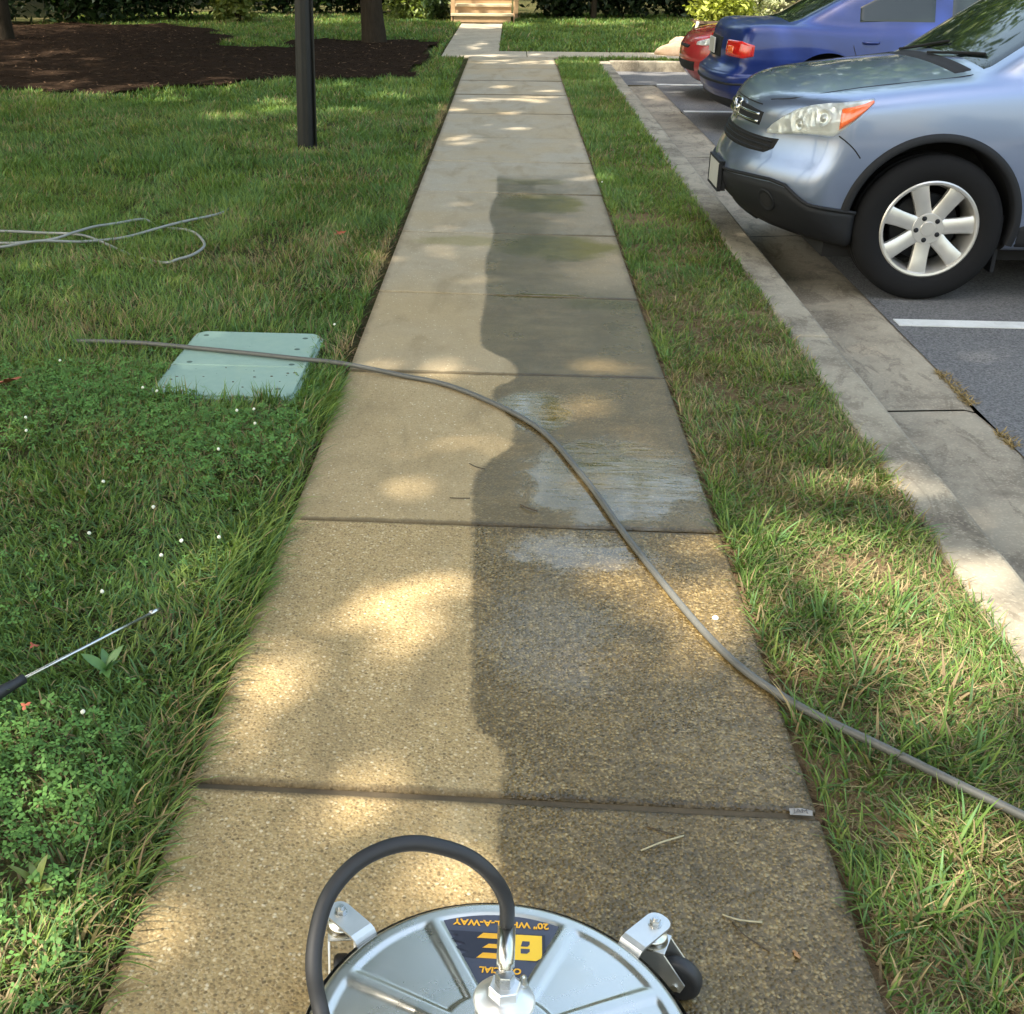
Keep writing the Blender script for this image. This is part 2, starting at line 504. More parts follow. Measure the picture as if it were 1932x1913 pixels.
walk = props(empty('walkway'), kind='structure')
joints = [-1.83, -.6, .62, 1.85, 3.036, 4.34, 5.46, 6.75, 7.94, 9.155, 10.37, 11.95, 13.50, 14.9, 16.4, 18.14]
skew = {3: -.003, 4: .008, 5: .006, 6: -.05, 7: -.035, 8: -.07, 9: -.06}
for i in range(len(joints)-1):
    a, b = joints[i], joints[i+1]
    wide = .011 if i == 3 else .008
    wide2 = .011 if i == 2 else .008
    V, F = box(-.61, .61, a+wide, b-wide2, -.11, 0.0, .007)
    V = [Vector(v) for v in V]
    dz = rng.uniform(-.004, .004, 2)
    for v in V:
        w = (v.x+.61)/1.22
        if v.y < (a+b)/2: v.y += skew.get(i, 0)*(w-.5)*2*.5
        else: v.y += skew.get(i+1, 0)*(w-.5)*2*.5
        if v.z > -.05: v.z += float(dz[0])*(w-.5)+float(dz[1])
    s = mesh_obj('slab', V, F, M['walk'], walk)
    s.data.shade_flat()
    ym = (a+b)/2
    s['aggregate'] = float(1.0 if ym < 2.4 else (1.0 if ym < 3.1 else (.5 if ym < 4.4 else .22)))
    s['tone'] = float(np.clip(1.05-(ym-2.0)*.17, .0, 1.0))
mesh_obj('joint_filling', *box(-.6, .6, -1.8, 18.1, -.12, -.018), M['dirt_joint'], walk, smooth=False)

M['mud'] = simple('joint_mud', (.085, .062, .034), .9, 0, .55, 25, bump=.8)
mesh_obj('joint_mud', *box(-.6, .605, 1.836, 1.864, -.05, -.0065, .002), M['mud'], walk, smooth=False)
cross = props(empty('cross_path'), kind='structure')
for k in range(12):
    x0 = -1.02+k*1.25
    mesh_obj('slab', *box(x0+.005, x0+1.245, 18.15, 19.1, -.11, .002, .006), M['path'], cross, smooth=False)
entry = props(empty('entry_path'), kind='structure')
for k in range(6):
    y0 = 19.11+k*1.09
    mesh_obj('slab', *box(-1.02-.0*k, -.19, y0+.005, y0+1.085, -.11, .004, .006), M['path'], entry, smooth=False)

kerb = props(empty('kerb'), kind='structure')
for k in range(10):
    y0 = -7.16+k*3.02; y1 = min(y0+3.012, 17.60)
    if k == 4: pass
    V, F = box(1.20, 1.365, y0, y1, -.30, 0.004, .016)
    off = rng.uniform(-.004, .004)
    V = [(v[0]+off, v[1], v[2]) for v in V]
    if y0 < 17.5:
        mesh_obj('kerb_stone', V, F, M['kerb'], kerb)
for k in range(4):
    x0 = 1.37+k*3.02
    mesh_obj('kerb_stone', *box(x0, x0+3.012, 17.60, 17.75, -.30, .004, .016), M['kerb'], kerb)
for ob in kerb.children: ob.data.shade_flat()

gut = props(empty('gutter'), kind='structure')
gj = [-7.6, -4.6, -1.6, 1.43, 4.445, 7.45, 10.4, 13.3, 15.87]
for i in range(len(gj)-1):
    a, b = gj[i]+.008, gj[i+1]-.008
    V = []; F = []
    xs = np.linspace(1.362, 1.842, 9); ys = np.linspace(a, b, 12)
    for xx in xs:
        for yy in ys:
            e = min(abs(yy-a), abs(yy-b))
            edge = (xx > 1.80)*max(0, .05-e)*.35
            V.append((xx-(edge if xx > 1.8 else 0), yy, -.150+.023*((xx-1.362)/.48)-(.006 if e < .001 else 0)-(.012 if xx > 1.84 else 0)))
    ny = len(ys)
    for p in range(len(xs)-1):
        for q in range(ny-1):
            F.append((p*ny+q, (p+1)*ny+q, (p+1)*ny+q+1, p*ny+q+1))
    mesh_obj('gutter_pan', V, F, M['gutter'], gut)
mesh_obj('joint_filling', *box(1.35, 1.835, -7.6, 15.87, -.25, -.158), M['dirt_joint'], gut, smooth=False)

# ------------------------------------------------------------------ vegetation builders
def blades(P, H, W, lean, leandir, curl, C, segs=3, tipc=1.25):
    """grass blades as curved strips. P (N,3); H length; W half width; lean 0..1.5 rad; C (N,3)"""
    N = len(P)
    az = rng.uniform(0, 2*np.pi, N)
    sd = np.stack([np.cos(az), np.sin(az), np.zeros(N)], 1)           # strip side
    ld = np.stack([np.cos(leandir), np.sin(leandir), np.zeros(N)], 1)
    sd = sd-ld*(sd*ld).sum(1, keepdims=True)*.7
    sd /= np.linalg.norm(sd, axis=1, keepdims=True)+1e-9
    rows = []; cols = []
    cur = P.copy(); ang = lean.copy()
    for k in range(segs+1):
        t = k/segs
        w = W*(1-t)**.65 if k < segs else None
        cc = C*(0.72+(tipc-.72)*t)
        if k < segs:
            rows.append(cur-sd*w[:, None]); rows.append(cur+sd*w[:, None]); cols += [cc, cc]
        else:
            rows.append(cur); cols.append(cc)
        d = ld*np.sin(ang)[:, None]; d[:, 2] += np.cos(ang)
        cur = cur+d*(H/segs)[:, None]
        cur[:, 2] = np.maximum(cur[:, 2], P[:, 2]+.003)
        ang = ang+curl/segs
    nv = 2*segs+1
    V = np.stack(rows, 1).reshape(-1, 3); Cc = np.stack(cols, 1).reshape(-1, 3)
    tr = []
    for k in range(segs-1):
        a = 2*k; tr += [(a, a+1, a+3), (a, a+3, a+2)]
    a = 2*(segs-1); tr.append((a, a+1, a+2))
    T = (np.array(tr)[None]+(np.arange(N)*nv)[:, None, None]).reshape(-1, 3)
    return V, T, Cc

def cat(parts):
    n = 0; Vs = []; Ts = []; Cs = []
    for V, T, C in parts:
        Vs.append(V); Ts.append(T+n); Cs.append(C); n += len(V)
    return np.concatenate(Vs), np.concatenate(Ts), np.concatenate(Cs)

DARKG = np.array([.066, .150, .026]); MIDG = np.array([.130, .245, .046]); YELG = np.array([.250, .330, .072])
BLUEG = np.array([.090, .205, .070]); STRAW = np.array([.35, .31, .155]); BROWN = np.array([.13, .095, .05])

def grass_colour(x, y, straw=.12, lush=0.0):
    n = len(x)
    a = vnoise(x*1.1, y*1.1, 3); b = vnoise(x*5, y*5, 5); r = rng.random(n)
    C = DARKG+(MIDG-DARKG)*np.clip(a*1.2+r*.5-.25, 0, 1)[:, None]
    C = C+(YELG-C)*np.clip((b-.45)*1.2+(r-.6)*.8, 0, .9)[:, None]*(1-lush*.6)
    bl = rng.random(n) < (.15+.25*lush)
    C[bl] = BLUEG*rng.uniform(.7, 1.3, (bl.sum(), 1))
    patch = vnoise(x*1.7+9, y*1.7, 11)*.65+vnoise(x*6, y*6, 12)*.35
    st = rng.random(n) < straw*np.clip((patch-.36)*5.0, .18, 2.6)
    for (px, py, pr) in ((-1.65, 9.65, .55), (-1.25, 8.5, .5), (-1.0, 6.3, .45), (-1.45, 6.1, .4), (-1.9, 5.0, .4), (1.0, 2.3, .25), (.95, 1.75, .2), (.8, 1.5, .2), (1.05, 4.6, .3)):
        st |= (np.hypot(x-px, y-py) < pr*(.5+.8*r)) & (rng.random(n) < .22)
    C[st] = (STRAW+(BROWN-STRAW)*rng.random((st.sum(), 1))*.7)*rng.uniform(.7, 1.15, (st.sum(), 1))
    C = C*rng.uniform(.75, 1.25, (n, 1))
    C = C*np.array([1.14, .97, .95])
    return C*.90+C.mean(1, keepdims=True)*.10

def scatter(n, x0, x1, y0, y1, keep=None):
    x = rng.uniform(x0, x1, n); y = rng.uniform(y0, y1, n)
    if keep is not None:
        k = keep(x, y); x, y = x[k], y[k]
    return x, y

LID = (-1.30, -.785, 4.01, 4.765)
def off_lid(x, y, m=.0):
    return ~((x > LID[0]-m) & (x < LID[1]+m) & (y > LID[2]+.0-m) & (y < LID[3]+m))

def left_of_view(x, y):                       # lawn that the picture (and a step aside) can see
    return (x > -.50*y-.75) & off_lid(x, y)

def mulch_mask(x, y):
    e = y-(12.9+(x+5.3)*.62*(x > -5.6)+.9*(vnoise(x*1.1, y*.0+3, 21)-.5)+.5*(vnoise(x*4, y*4, 22)-.5))
    ring = np.hypot(x+2.24, (y-20.2)*.8) < 1.25+.5*vnoise(x*2, y*2, 25)
    e = np.where((x > -4.6-.9*vnoise(y*1.3, x*0+2, 26)) & ~ring & (y > 19.0+1.2*vnoise(x*1.5, y*0+9, 27)), -1.0, e)
    return (e > 0) & (y < 20.9+np.clip((-3.6-x)*1.1, 0, 3.6)+.8*(vnoise(x*1.6, y*0+7, 23)-.5)) & (x < -1.08-.25*vnoise(y*2.0, y*0+5, 24))

def turf(name, label, zone, dens, hl, wid, leanr, straw, lush=0, segs=3, z=-.02, keep=None, thin=None):
    x0, x1, y0, y1 = zone
    n = int(dens*(x1-x0)*(y1-y0))
    x, y = scatter(n, x0, x1, y0, y1, keep)
    # tussocks and thin spots
    if thin is None: thin = .55
    d = vnoise(x*3.1, y*3.1, 31)*.6+vnoise(x*11, y*11, 32)*.4
    k = rng.random(len(x)) < np.clip(1-thin+(d-.35)*2.2, .06, 1)
    x, y, d = x[k], y[k], d[k]
    n = len(x)
    H = rng.uniform(hl[0], hl[1], n)*(.6+.8*d)
    W = rng.uniform(wid[0], wid[1], n)
    L = rng.uniform(leanr[0], leanr[1], n)
    flow = vnoise(x*1.5, y*1.5, 41)*4*np.pi
    D = np.where(rng.random(n) < .45, flow+rng.normal(0, .6, n), rng.uniform(0, 2*np.pi, n))
    C = grass_colour(x, y, straw, lush)
    P = np.stack([x, y, np.full(n, z)], 1)
    return blades(P, H, W, L, D, rng.uniform(.2, 1.1, n), C, segs)

# ------------------------------------------------------------------ lawn left of the walk
parts = []
parts.append(turf('', '', (-2.6, -.63, .75, 4.4), 18000, (.025, .06), (.0014, .0040), (.2, 1.35), .12, lush=.6, keep=left_of_view, thin=.25))
parts.append(turf('', '', (-4.0, -.655, 4.2, 8.2), 7600, (.03, .075), (.0018, .0036), (.15, 1.2), .12, lush=.2, keep=left_of_view, thin=.3))
parts.append(turf('', '', (-5.6, -.67, 8.0, 12.5), 3300, (.035, .08), (.003, .0055), (.15, 1.05), .10, lush=.2, keep=left_of_view, thin=.3, segs=2))
parts.append(turf('', '', (-8.2, -.68, 12.3, 18.1), 1500, (.04, .09), (.005, .009), (.15, 1.0), .10, lush=.2, keep=lambda x, y: left_of_view(x, y) & ~mulch_mask(x, y-.25*rng.random(len(y))), thin=.25, segs=2))
parts.append(turf('', '', (-9.5, -1.05, 18.2, 29.0), 520, (.05, .10), (.008, .014), (.15, 1.0), .15, lush=.2, keep=lambda x, y: ~mulch_mask(x, y) & (x > -.5*y-1), thin=.15, segs=2))
# overgrown edge: long blades that hang over the slabs
n = 5200
ye = rng.uniform(.9, 4.3, n); amt = vnoise(ye*2.3, ye*0, 51)
k = rng.random(n) < np.clip(amt*1.5-.1, .1, 1); ye = ye[k]; n = len(ye)
xe = -.615-rng.random(n)**1.4*.13
Pe = np.stack([xe, ye, np.full(n, -.015)], 1)
Ce = grass_colour(xe, ye, .16, .5)
parts.append(blades(Pe, rng.uniform(.05, .13, n), rng.uniform(.0016, .0040, n), rng.uniform(.25, .95, n), rng.normal(-.15, .75, n), rng.uniform(.4, 1.2, n), Ce, 4))
# thin fringe further on
n = 2600
ye = rng.uniform(4.2, 14, n); xe = -.64-rng.random(n)*.06
parts.append(blades(np.stack([xe, ye, np.full(n, -.015)], 1), rng.uniform(.03, .07, n), rng.uniform(.002, .004, n), rng.uniform(.1, 1.0, n), rng.uniform(0, 6.28, n), rng.uniform(.2, 1, n), grass_colour(xe, ye, .5), 3))
# tufts in front of the utility lid
n = 420
xe = rng.uniform(-1.30, -.80, n); ye = 4.0-rng.random(n)*.05
kk = rng.random(n) < np.clip(vnoise(xe*14, ye*0, 61)*1.7-.35, 0.02, 1); xe, ye = xe[kk], ye[kk]; n = len(xe)
parts.append(blades(np.stack([xe, ye, np.full(n, -.015)], 1), rng.uniform(.05, .11, n), rng.uniform(.0018, .0034, n), rng.uniform(.0, .5, n), rng.uniform(0, 6.28, n), rng.uniform(.0, .7, n), grass_colour(xe, ye, .1, .6), 3))
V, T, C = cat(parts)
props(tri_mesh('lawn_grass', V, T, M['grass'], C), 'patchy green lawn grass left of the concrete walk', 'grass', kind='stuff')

# clover among the near grass
def clover(n, zone):
    x, y = scatter(n, *zone, keep=left_of_view)
    d = vnoise(x*2.2, y*2.2, 71)
    k = rng.random(len(x)) < np.clip((d-.38)*3, .03, 1); x, y = x[k], y[k]; n = len(x)
    z = rng.uniform(.010, .045, n); s = rng.uniform(.0042, .0085, n)
    a0 = rng.uniform(0, 2*np.pi, n); tx = rng.normal(0, .3, n); ty = rng.normal(0, .3, n)
    Vs = []; Cs = []
    col = (np.array([.100, .200, .052])*rng.uniform(.7, 1.5, (n, 1)))
    for j in range(3):
        a = a0+j*2*np.pi/3
        for (r, o) in ((0.05, 0), (1.0, -.62), (1.75, 0), (1.0, .62)):
            px = s*(r*np.cos(a)-o*np.sin(a)); py = s*(r*np.sin(a)+o*np.cos(a))
            Vs.append(np.stack([x+px, y+py, z+px*tx+py*ty], 1)); Cs.append(col*(1.18 if r > 1.2 else 1.0))
    V = np.stack(Vs, 1).reshape(-1, 3); C = np.stack(Cs, 1).reshape(-1, 3)
    tr = []
    for j in range(3):
        b = 4*j; tr += [(b, b+1, b+2), (b, b+2, b+3)]
    T = (np.array(tr)[None]+(np.arange(n)*12)[:, None, None]).reshape(-1, 3)
    return V, T, C
V, T, C = cat([clover(24000, (-2.1, -.68, .9, 4.3)), clover(1500, (-3.2, -.7, 4.3, 7.0))])
props(tri_mesh('clover_patch', V, T, M['grass'], C), 'low clover leaves spreading through the lawn in front of the green lid', 'clover', kind='stuff')

# ------------------------------------------------------------------ verge between walk and kerb
def verge_keep(x, y):
    edge = .613+.022*vnoise(y*6, y*0+2, 81)
    return (x > edge) & (x < 1.205+.02*vnoise(y*9, y*0, 82))
parts = []
parts.append(turf('', '', (.62, 1.23, .9, 4.6), 16000, (.025, .062), (.0015, .0036), (.2, 1.3), .32, lush=.1, keep=verge_keep, thin=.55, z=-.014))
parts.append(turf('', '', (.62, 1.23, 4.4, 9.0), 9000, (.025, .062), (.002, .004), (.15, 1.2), .14, lush=.1, keep=verge_keep, thin=.4, z=-.014))
parts.append(turf('', '', (.62, 1.23, 9.0, 17.6), 3600, (.035, .075), (.0035, .006), (.1, 1.0), .08, keep=verge_keep, thin=.2, segs=2, z=-.014))
n = 3400
ye = rng.uniform(.9, 9, n); xe = .622+rng.random(n)*.05; kk = rng.random(n) < np.clip(vnoise(ye*5, ye*0, 83)*1.8-.25, .05, 1); xe, ye = xe[kk], ye[kk]; n = len(xe)
parts.append(blades(np.stack([xe, ye, np.full(n, -.014)], 1), rng.uniform(.03, .085, n), rng.uniform(.0016, .0034, n), rng.uniform(.1, 1.1, n), rng.uniform(0, 6.28, n), rng.uniform(.2, 1, n), grass_colour(xe, ye, .25), 3))
# bold tufts
for cx, cy, m in ((.80, 2.32, 60), (.92, 2.05, 60), (.75, 2.02, 50), (.84, 1.78, 60), (.70, 2.15, 40), (1.0, 2.28, 50), (.74, 1.62, 60), (.80, 1.45, 50), (.96, 2.62, 40), (.78, 2.55, 50), (1.1, 3.1, 40), (.95, 3.3, 40), (1.05, 3.6, 40), (.82, 3.75, 40), (.7, 3.0, 30)):
    m = int(m*1.4)
    a = rng.uniform(0, 2*np.pi, m); r = rng.random(m)**.7*.085
    xx = cx+r*np.cos(a); yy = cy+r*np.sin(a)
    parts.append(blades(np.stack([xx, yy, np.full(m, -.012)], 1), rng.uniform(.05, .12, m), rng.uniform(.0022, .0048, m), rng.uniform(.15, 1.2, m), a+rng.normal(0, 1.0, m), rng.uniform(.2, .9, m), grass_colour(xx, yy, .05, .5), 4))
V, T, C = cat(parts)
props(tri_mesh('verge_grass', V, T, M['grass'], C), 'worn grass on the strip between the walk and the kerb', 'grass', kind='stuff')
# straw litter lying flat on the verge and the near lawn
n = 10000
x, y = scatter(n, .64, 1.2, .9, 6)
x2, y2 = scatter(4500, -2.6, -.66, 1.0, 7, left_of_view)
x = np.concatenate([x, x2]); y = np.concatenate([y, y2]); n = len(x)
Cs = (STRAW+(BROWN-STRAW)*rng.random((n, 1)))*rng.uniform(.6, 1.2, (n, 1))
V, T, C = blades(np.stack([x, y, rng.uniform(-.006, .012, n)], 1), rng.uniform(.02, .07, n), rng.uniform(.0009, .002, n), np.full(n, 1.5), rng.uniform(0, 6.28, n), rng.uniform(-.1, .1, n), Cs, 2)
props(tri_mesh('grass_thatch', V, T, M['dry'], C), 'dry straw and thatch lying under the grass', 'thatch', kind='stuff')

# lawns beyond the cross path and right of the walk's end
parts = []
parts.append(turf('', '', (.68, 9.0, 17.78, 18.13), 2500, (.04, .09), (.005, .009), (.1, .9), .1, segs=2, thin=.1))
parts.append(turf('', '', (-.17, 10.0, 19.12, 29.5), 560, (.05, .10), (.008, .014), (.1, .9), .08, lush=.2, segs=2, thin=.12))
V, T, C = cat(parts)
props(tri_mesh('far_lawn_grass', V, T, M['grass'], C), 'lawn beyond the cross path, in front of the dark shrubs', 'grass', kind='stuff')

# ------------------------------------------------------------------ mulch bed under the far trees
gx = np.linspace(-14, -1.06, 110); gy = np.linspace(11.5, 25.2, 110)
V = []; F = []; idx = {}
XX, YY = np.meshgrid(gx, gy, indexing='ij')
mk = mulch_mask(XX, YY) & (XX > -.55*YY-3.5)
for i in range(len(gx)):
    for j in range(len(gy)):
        if mk[i, j]:
            idx[i, j] = len(V)
            V.append((gx[i], gy[j], .006+.025*vnoise(gx[i]*4, gy[j]*4, 91)))
for (i, j) in list(idx):
    q = [(i, j), (i+1, j), (i+1, j+1), (i, j+1)]
    if all(a in idx for a in q): F.append([idx[a] for a in q])
props(mesh_obj('mulch_bed', V, F, M['mulch']), kind='structure')
n = 16000
x, y = scatter(n, -10, -1.1, 12.3, 24.5, lambda x, y: mulch_mask(x, y-.3*rng.random(len(x)))); n = len(x)
Cs = (np.array([.016, .010, .007])+(np.array([.24, .15, .09])-np.array([.016, .010, .007]))*rng.random((n, 1))**6)
V, T, C = blades(np.stack([x, y, rng.uniform(.02, .04, n)], 1), rng.uniform(.04, .11, n), rng.uniform(.006, .015, n), np.full(n, 1.45), rng.uniform(0, 6.28, n), rng.uniform(-.2, .2, n), Cs, 2)
props(tri_mesh('leaf_litter', V, T, M['dry'], C), 'brown leaf litter and bark chips under the trees', 'litter', kind='stuff')

# ------------------------------------------------------------------ trees
# where the sun reaches the ground between the crowns: (x, y, rx, ry)
GAPS = [(-.256, 2.53, .13, .12), (-.514, 2.21, .10, .16), (-.30, 1.86, .16, .10), (.50, 2.80, .17, .22), (.251, 2.76, .10, .09), (.54, 2.58, .11, .2),
 (.344, 4.47, .21, .14), (.289, 4.02, .14, .09), (-.214, 4.36, .15, .08), (-.074, 3.65, .11, .095), (.814, 2.89, .19, .17), (.863, 2.65, .19, .2),
 (.98, 2.45, .2, .2), (.88, 2.72, .3, .26), (1.08, 2.55, .2, .25), (1.23, 2.6, .17, .25), (1.2, 2.35, .15, .2), (.077, 17.36, .7, .3), (1.6, 17.45, 1.3, .3), (-.326, 13.06, .17, .14), (.121, 13.06, .23, .18),
 (.265, 13.31, .17, .1), (-.621, 12.25, .14, .12), (-.015, 12.02, .07, .08), (-.381, 10.11, .14, .12), (-.011, 11.01, .15, .1), (.629, 8.51, .12, .07),
 (-.37, 10.4, .07, .07), (-.113, 14.18, .06, .11), (.451, 13.87, .07, .1), (-4.427, 13.3, .14, .3), (-3.705, 12.82, .24, .27), (-3.605, 13.31, .15, .24),
 (-3.449, 14.5, .12, .23), (-3.201, 13.87, .12, .21), (-4.168, 13.8, .12, .22), (-2.105, 14.25, .17, .17), (-1.557, 11.88, .13, .31), (-2.452, 12.62, .1, .13),
 (-2.35, 12.08, .13, .2), (-2.666, 11.46, .09, .15), (-1.854, 10.83, .08, .1), (-1.254, 13.06, .13, .23), (-6.73, 17.17, .25, .32),
 (-6.586, 18.06, .2, .26), (-5.158, 13.68, .2, .41), (-6.651, 16.38, .1, .22), (-5.796, 17.11, .1, .16), (-5.735, 15.07, .1, .19), (-.629, 25.0, .5, .9),
 (-.6, 27.5, .9, 2.0), (1.552, 26.2, .7, .9), (2.497, 26.9, .4, .6), (.147, 25.2, .3, .7), (-.712, 19.9, .08, .2), (-.554, 20.24, .07, .2), (-.438, 20.8, .1, .3),
 (-.575, 19.51, .1, .2), (-1.005, 22.71, .1, .27), (-.692, 18.27, .1, .18), (-.2, 18.31, .2, .26), (.353, 18.57, .1, .27), (3.2, 20.2, .9, 1.0), (5.454, 29.59, 1.3, 3.0),
 (-3.69, 26.14, .6, .9), (-.70, 1.5, .1, .1), (-.9, 1.68, .07, .08), (-.70, 2.57, .07, .1), (-.1, 1.6, .09, .06), (-2.0, 26.8, .5, .6), (2.6, 18.9, .5, .35), (6.5, 25.5, 1.6, 1.2)]
SX, SY = SUN.x/SUN.z, SUN.y/SUN.z

def leaves(P, size, C, flat=.5):
    """diamond leaves, random tilt"""
    n = len(P)
    nrm = rng.normal(0, 1, (n, 3)); nrm[:, 2] = np.abs(nrm[:, 2])+flat; nrm /= np.linalg.norm(nrm, axis=1, keepdims=True)
    u = np.cross(nrm, rng.normal(0, 1, (n, 3))); u /= np.linalg.norm(u, axis=1, keepdims=True)+1e-9
    v = np.cross(nrm, u)
    s = (size*rng.uniform(.7, 1.3, n))[:, None]
    V = np.stack([P-u*s, P+v*s*.55+u*s*.1, P+u*s*1.05-nrm*s*.25, P-v*s*.55+u*s*.1], 1).reshape(-1, 3)
    T = (np.array([(0, 1, 2), (0, 2, 3)])[None]+(np.arange(n)*4)[:, None, None]).reshape(-1, 3)
    return V, T, np.repeat(C, 4, axis=0)

THIN = [(-.95, 1.75, .45, .5), (-1.05, 2.6, .35, .4), (.95, 1.75, .35, .4), (.95, 3.4, .25, .4)]      # where the crowns are only thin
def open_gaps(P, keep=.05):
    gx = P[:, 0]-SX*P[:, 2]; gy = P[:, 1]-SY*P[:, 2]
    inside = np.zeros(len(P), bool)
    wob = .72+.6*(vnoise(gx*7, gy*7, 101)*.6+vnoise(gx*17, gy*17, 102)*.4)
    for (cx, cy, rx, ry) in THIN:
        inside |= (((gx-cx)/rx)**2+((gy-cy)/ry)**2 < 1) & (vnoise(gx*5, gy*5, 103) > .55)
    for (cx, cy, rx, ry) in GAPS:
        e = (.12 if cx > .4 else .02) if cy < 6 else (.17 if (cx < -1 and cy < 16) else .10)
        inside |= ((gx-cx)/(rx+e))**2+((gy-cy)/(ry+e))**2 < wob
    return P[~inside | (rng.random(len(P)) < keep)]

def crown_points(c, r, n, clumps=60, spread=.28):
    """leaf positions gathered in clumps over an ellipsoid's volume"""
    d = rng.normal(0, 1, (clumps, 3)); d /= np.linalg.norm(d, axis=1, keepdims=True)
    rad = rng.random(clumps)**.42
    cc = np.array(c)+d*rad[:, None]*np.array(r)*.9
    k = rng.integers(0, clumps, n)
    return cc[k]+rng.normal(0, 1, (n, 3))*np.array(r)*spread

def tree(label, x, y, h, tr, crown, n, size, group, tone=1.0, lean=(0, 0), name='shade_tree', carve=True, clumps=70, spread=.22, yellow=.25, cat='tree'):
    root = props(empty(name, (x, y, -.02)), label, cat, group)
    H = h*.62
    pth = [(0, 0, -.1), (0, 0, .15), (lean[0]*.15, lean[1]*.15, .9), (lean[0]*.5, lean[1]*.5, H*.5), (lean[0], lean[1], H)]
    vf = tube(spline(pth, 6), lambda t: tr*(1.0-.55*t+.55*math.exp(-t*22)), 16)
    parts = [vf]
    for j in range(7):
        a = j*2.4+x; zz = H*(.62+.055*j)
        st = Vector((lean[0]*zz/H, lean[1]*zz/H, zz)); L = crown[3]*.75
        parts.append(tube(spline([st, st+Vector((math.cos(a)*L*.4, math.sin(a)*L*.4, L*.22)), st+Vector((math.cos(a)*L, math.sin(a)*L, L*.42))], 4), lambda t: tr*.34*(1-.85*t), 7))
    mesh_obj('trunk', *join(parts), M['bark'], root)
    c = (x+crown[0], y+crown[1], crown[2]); r = (crown[3], crown[4], crown[5])
    P = crown_points(c, r, n, clumps, spread)
    P = P[P[:, 2] > crown[2]-crown[5]*1.25]
    if carve: P = open_gaps(P)
    m = len(P); q = rng.random((m, 1))
    C = (np.array([.035, .075, .018])*(1-q)+np.array([.085, .13, .03])*q)*tone*rng.uniform(.7, 1.3, (m, 1))
    yl = rng.random(m) < yellow
    C[yl] = C[yl]*np.array([1.5, 1.35, .8])
    V, T, C = leaves(P, size, C)
    V = V-np.array([x, y, -.02])
    tri_mesh('crown', V, T, M['leaf'], C, root)
    return root

g = 'big shade trees standing left of the walk'
tree('tall shade tree whose thick dark trunk stands left of the far steps', -2.24, 20.4, 13, .235, (-3.2, .5, 8.0, 4.8, 5.2, 3.8), 11000, .17, g, lean=(-.35, .2))
tree('tall shade tree with a dark trunk at the far left edge of the mulch', -8.45, 20.4, 13, .22, (1.8, -2.2, 7.2, 6.4, 5.2, 3.2), 12000, .17, g)
# the trees whose crowns roof the walk; they stand left of the frame
for (x, y, cz, rr) in ((-5.2, -2.6, 9.6, 5.3), (-5.5, 4.3, 9.8, 5.3), (-6.4, 10.8, 9.8, 5.4), (-10.6, 6.5, 10.0, 5.4), (-8.2, 15.6, 9.8, 5.2), (-2.2, -7.5, 10.0, 4.6)):
    tree('tall leafy shade tree beyond the left edge, shading the walk', x, y, 13, .24, (.6, .3, cz, rr, rr, 3.0), 9000, .18, 'shade trees outside the view', clumps=90, spread=.26)
tree('slim tree with a thin pale trunk among the dark shrubs right of the steps', 1.75, 27.5, 11, .075, (.3, 0, 6.8, 4.6, 4.0, 3.6), 7000, .19, g, carve=True)
tree('spreading tree added beyond the right edge to block sky light over the far lawn', 10.2, 22.0, 12, .22, (0, 0, 6.8, 5.2, 4.6, 3.8), 7000, .2, 'shade trees outside the view')  # unseen tree added to block sky light from the right
# wood behind the houses' lawns, seen only in reflections and as dark depth; those behind the viewer added for SUV reflections
for i, (x, y, s) in enumerate(((-24, 33, 1.1), (-17, 36, 1.0), (-10, 35, 1.15), (-4, 39, 1.0), (2.5, 40, 1.35), (8, 39, 1.45), (14, 38, 1.4), (24, 36, 1.1), (33, 34, 1.0), (-16, 27, 1.0), (-30, -44, .9), (-16, -48, .85), (-4, -46, .9), (8, -50, .8), (22, -46, .9), (38, -42, .9))):
    tree('dense tree in the dark wood far behind the lawn' if y > 0 else 'dense unseen tree added behind the viewer for reflections in the SUV', x, y, 10*s, .2, (0, 0, 5.2*s, 4.2*s, 3.6*s, 4.6*s), 2300, .46, 'trees of the far wood' if y > 0 else 'unseen trees added for reflections', tone=.9, carve=False, name='wood_tree', clumps=40, spread=.2)

def shrub(label, x, y, rx, ry, h, n, size, c0, c1, group=None, name='shrub', z0=0.0, clumps=26):
    root = props(empty(name, (x, y, z0)), label, 'shrub', group)
    st = []
    for j in range(6):
        a = j*1.05+x
        st.append(tube(spline([(0, 0, -.05), (math.cos(a)*rx*.25, math.sin(a)*ry*.25, h*.4), (math.cos(a)*rx*.55, math.sin(a)*ry*.55, h*.8)], 3), lambda t: .018*(1-.7*t), 6))
    mesh_obj('stems', *join(st), M['bark'], root)
    P = crown_points((0, 0, h*.48), (rx*.9, ry*.85, h*.5), n, clumps, .2)
    P = P[(P[:, 2] > .02) & (P[:, 2] < h*1.15)]
    q = rng.random((len(P), 1))
    C = (np.array(c0)*(1-q)+np.array(c1)*q)*rng.uniform(.75, 1.25, (len(P), 1))
    V, T, C = leaves(P, size, C, .2)
    tri_mesh('foliage', V, T, M['leaf'], C, root)
    return root

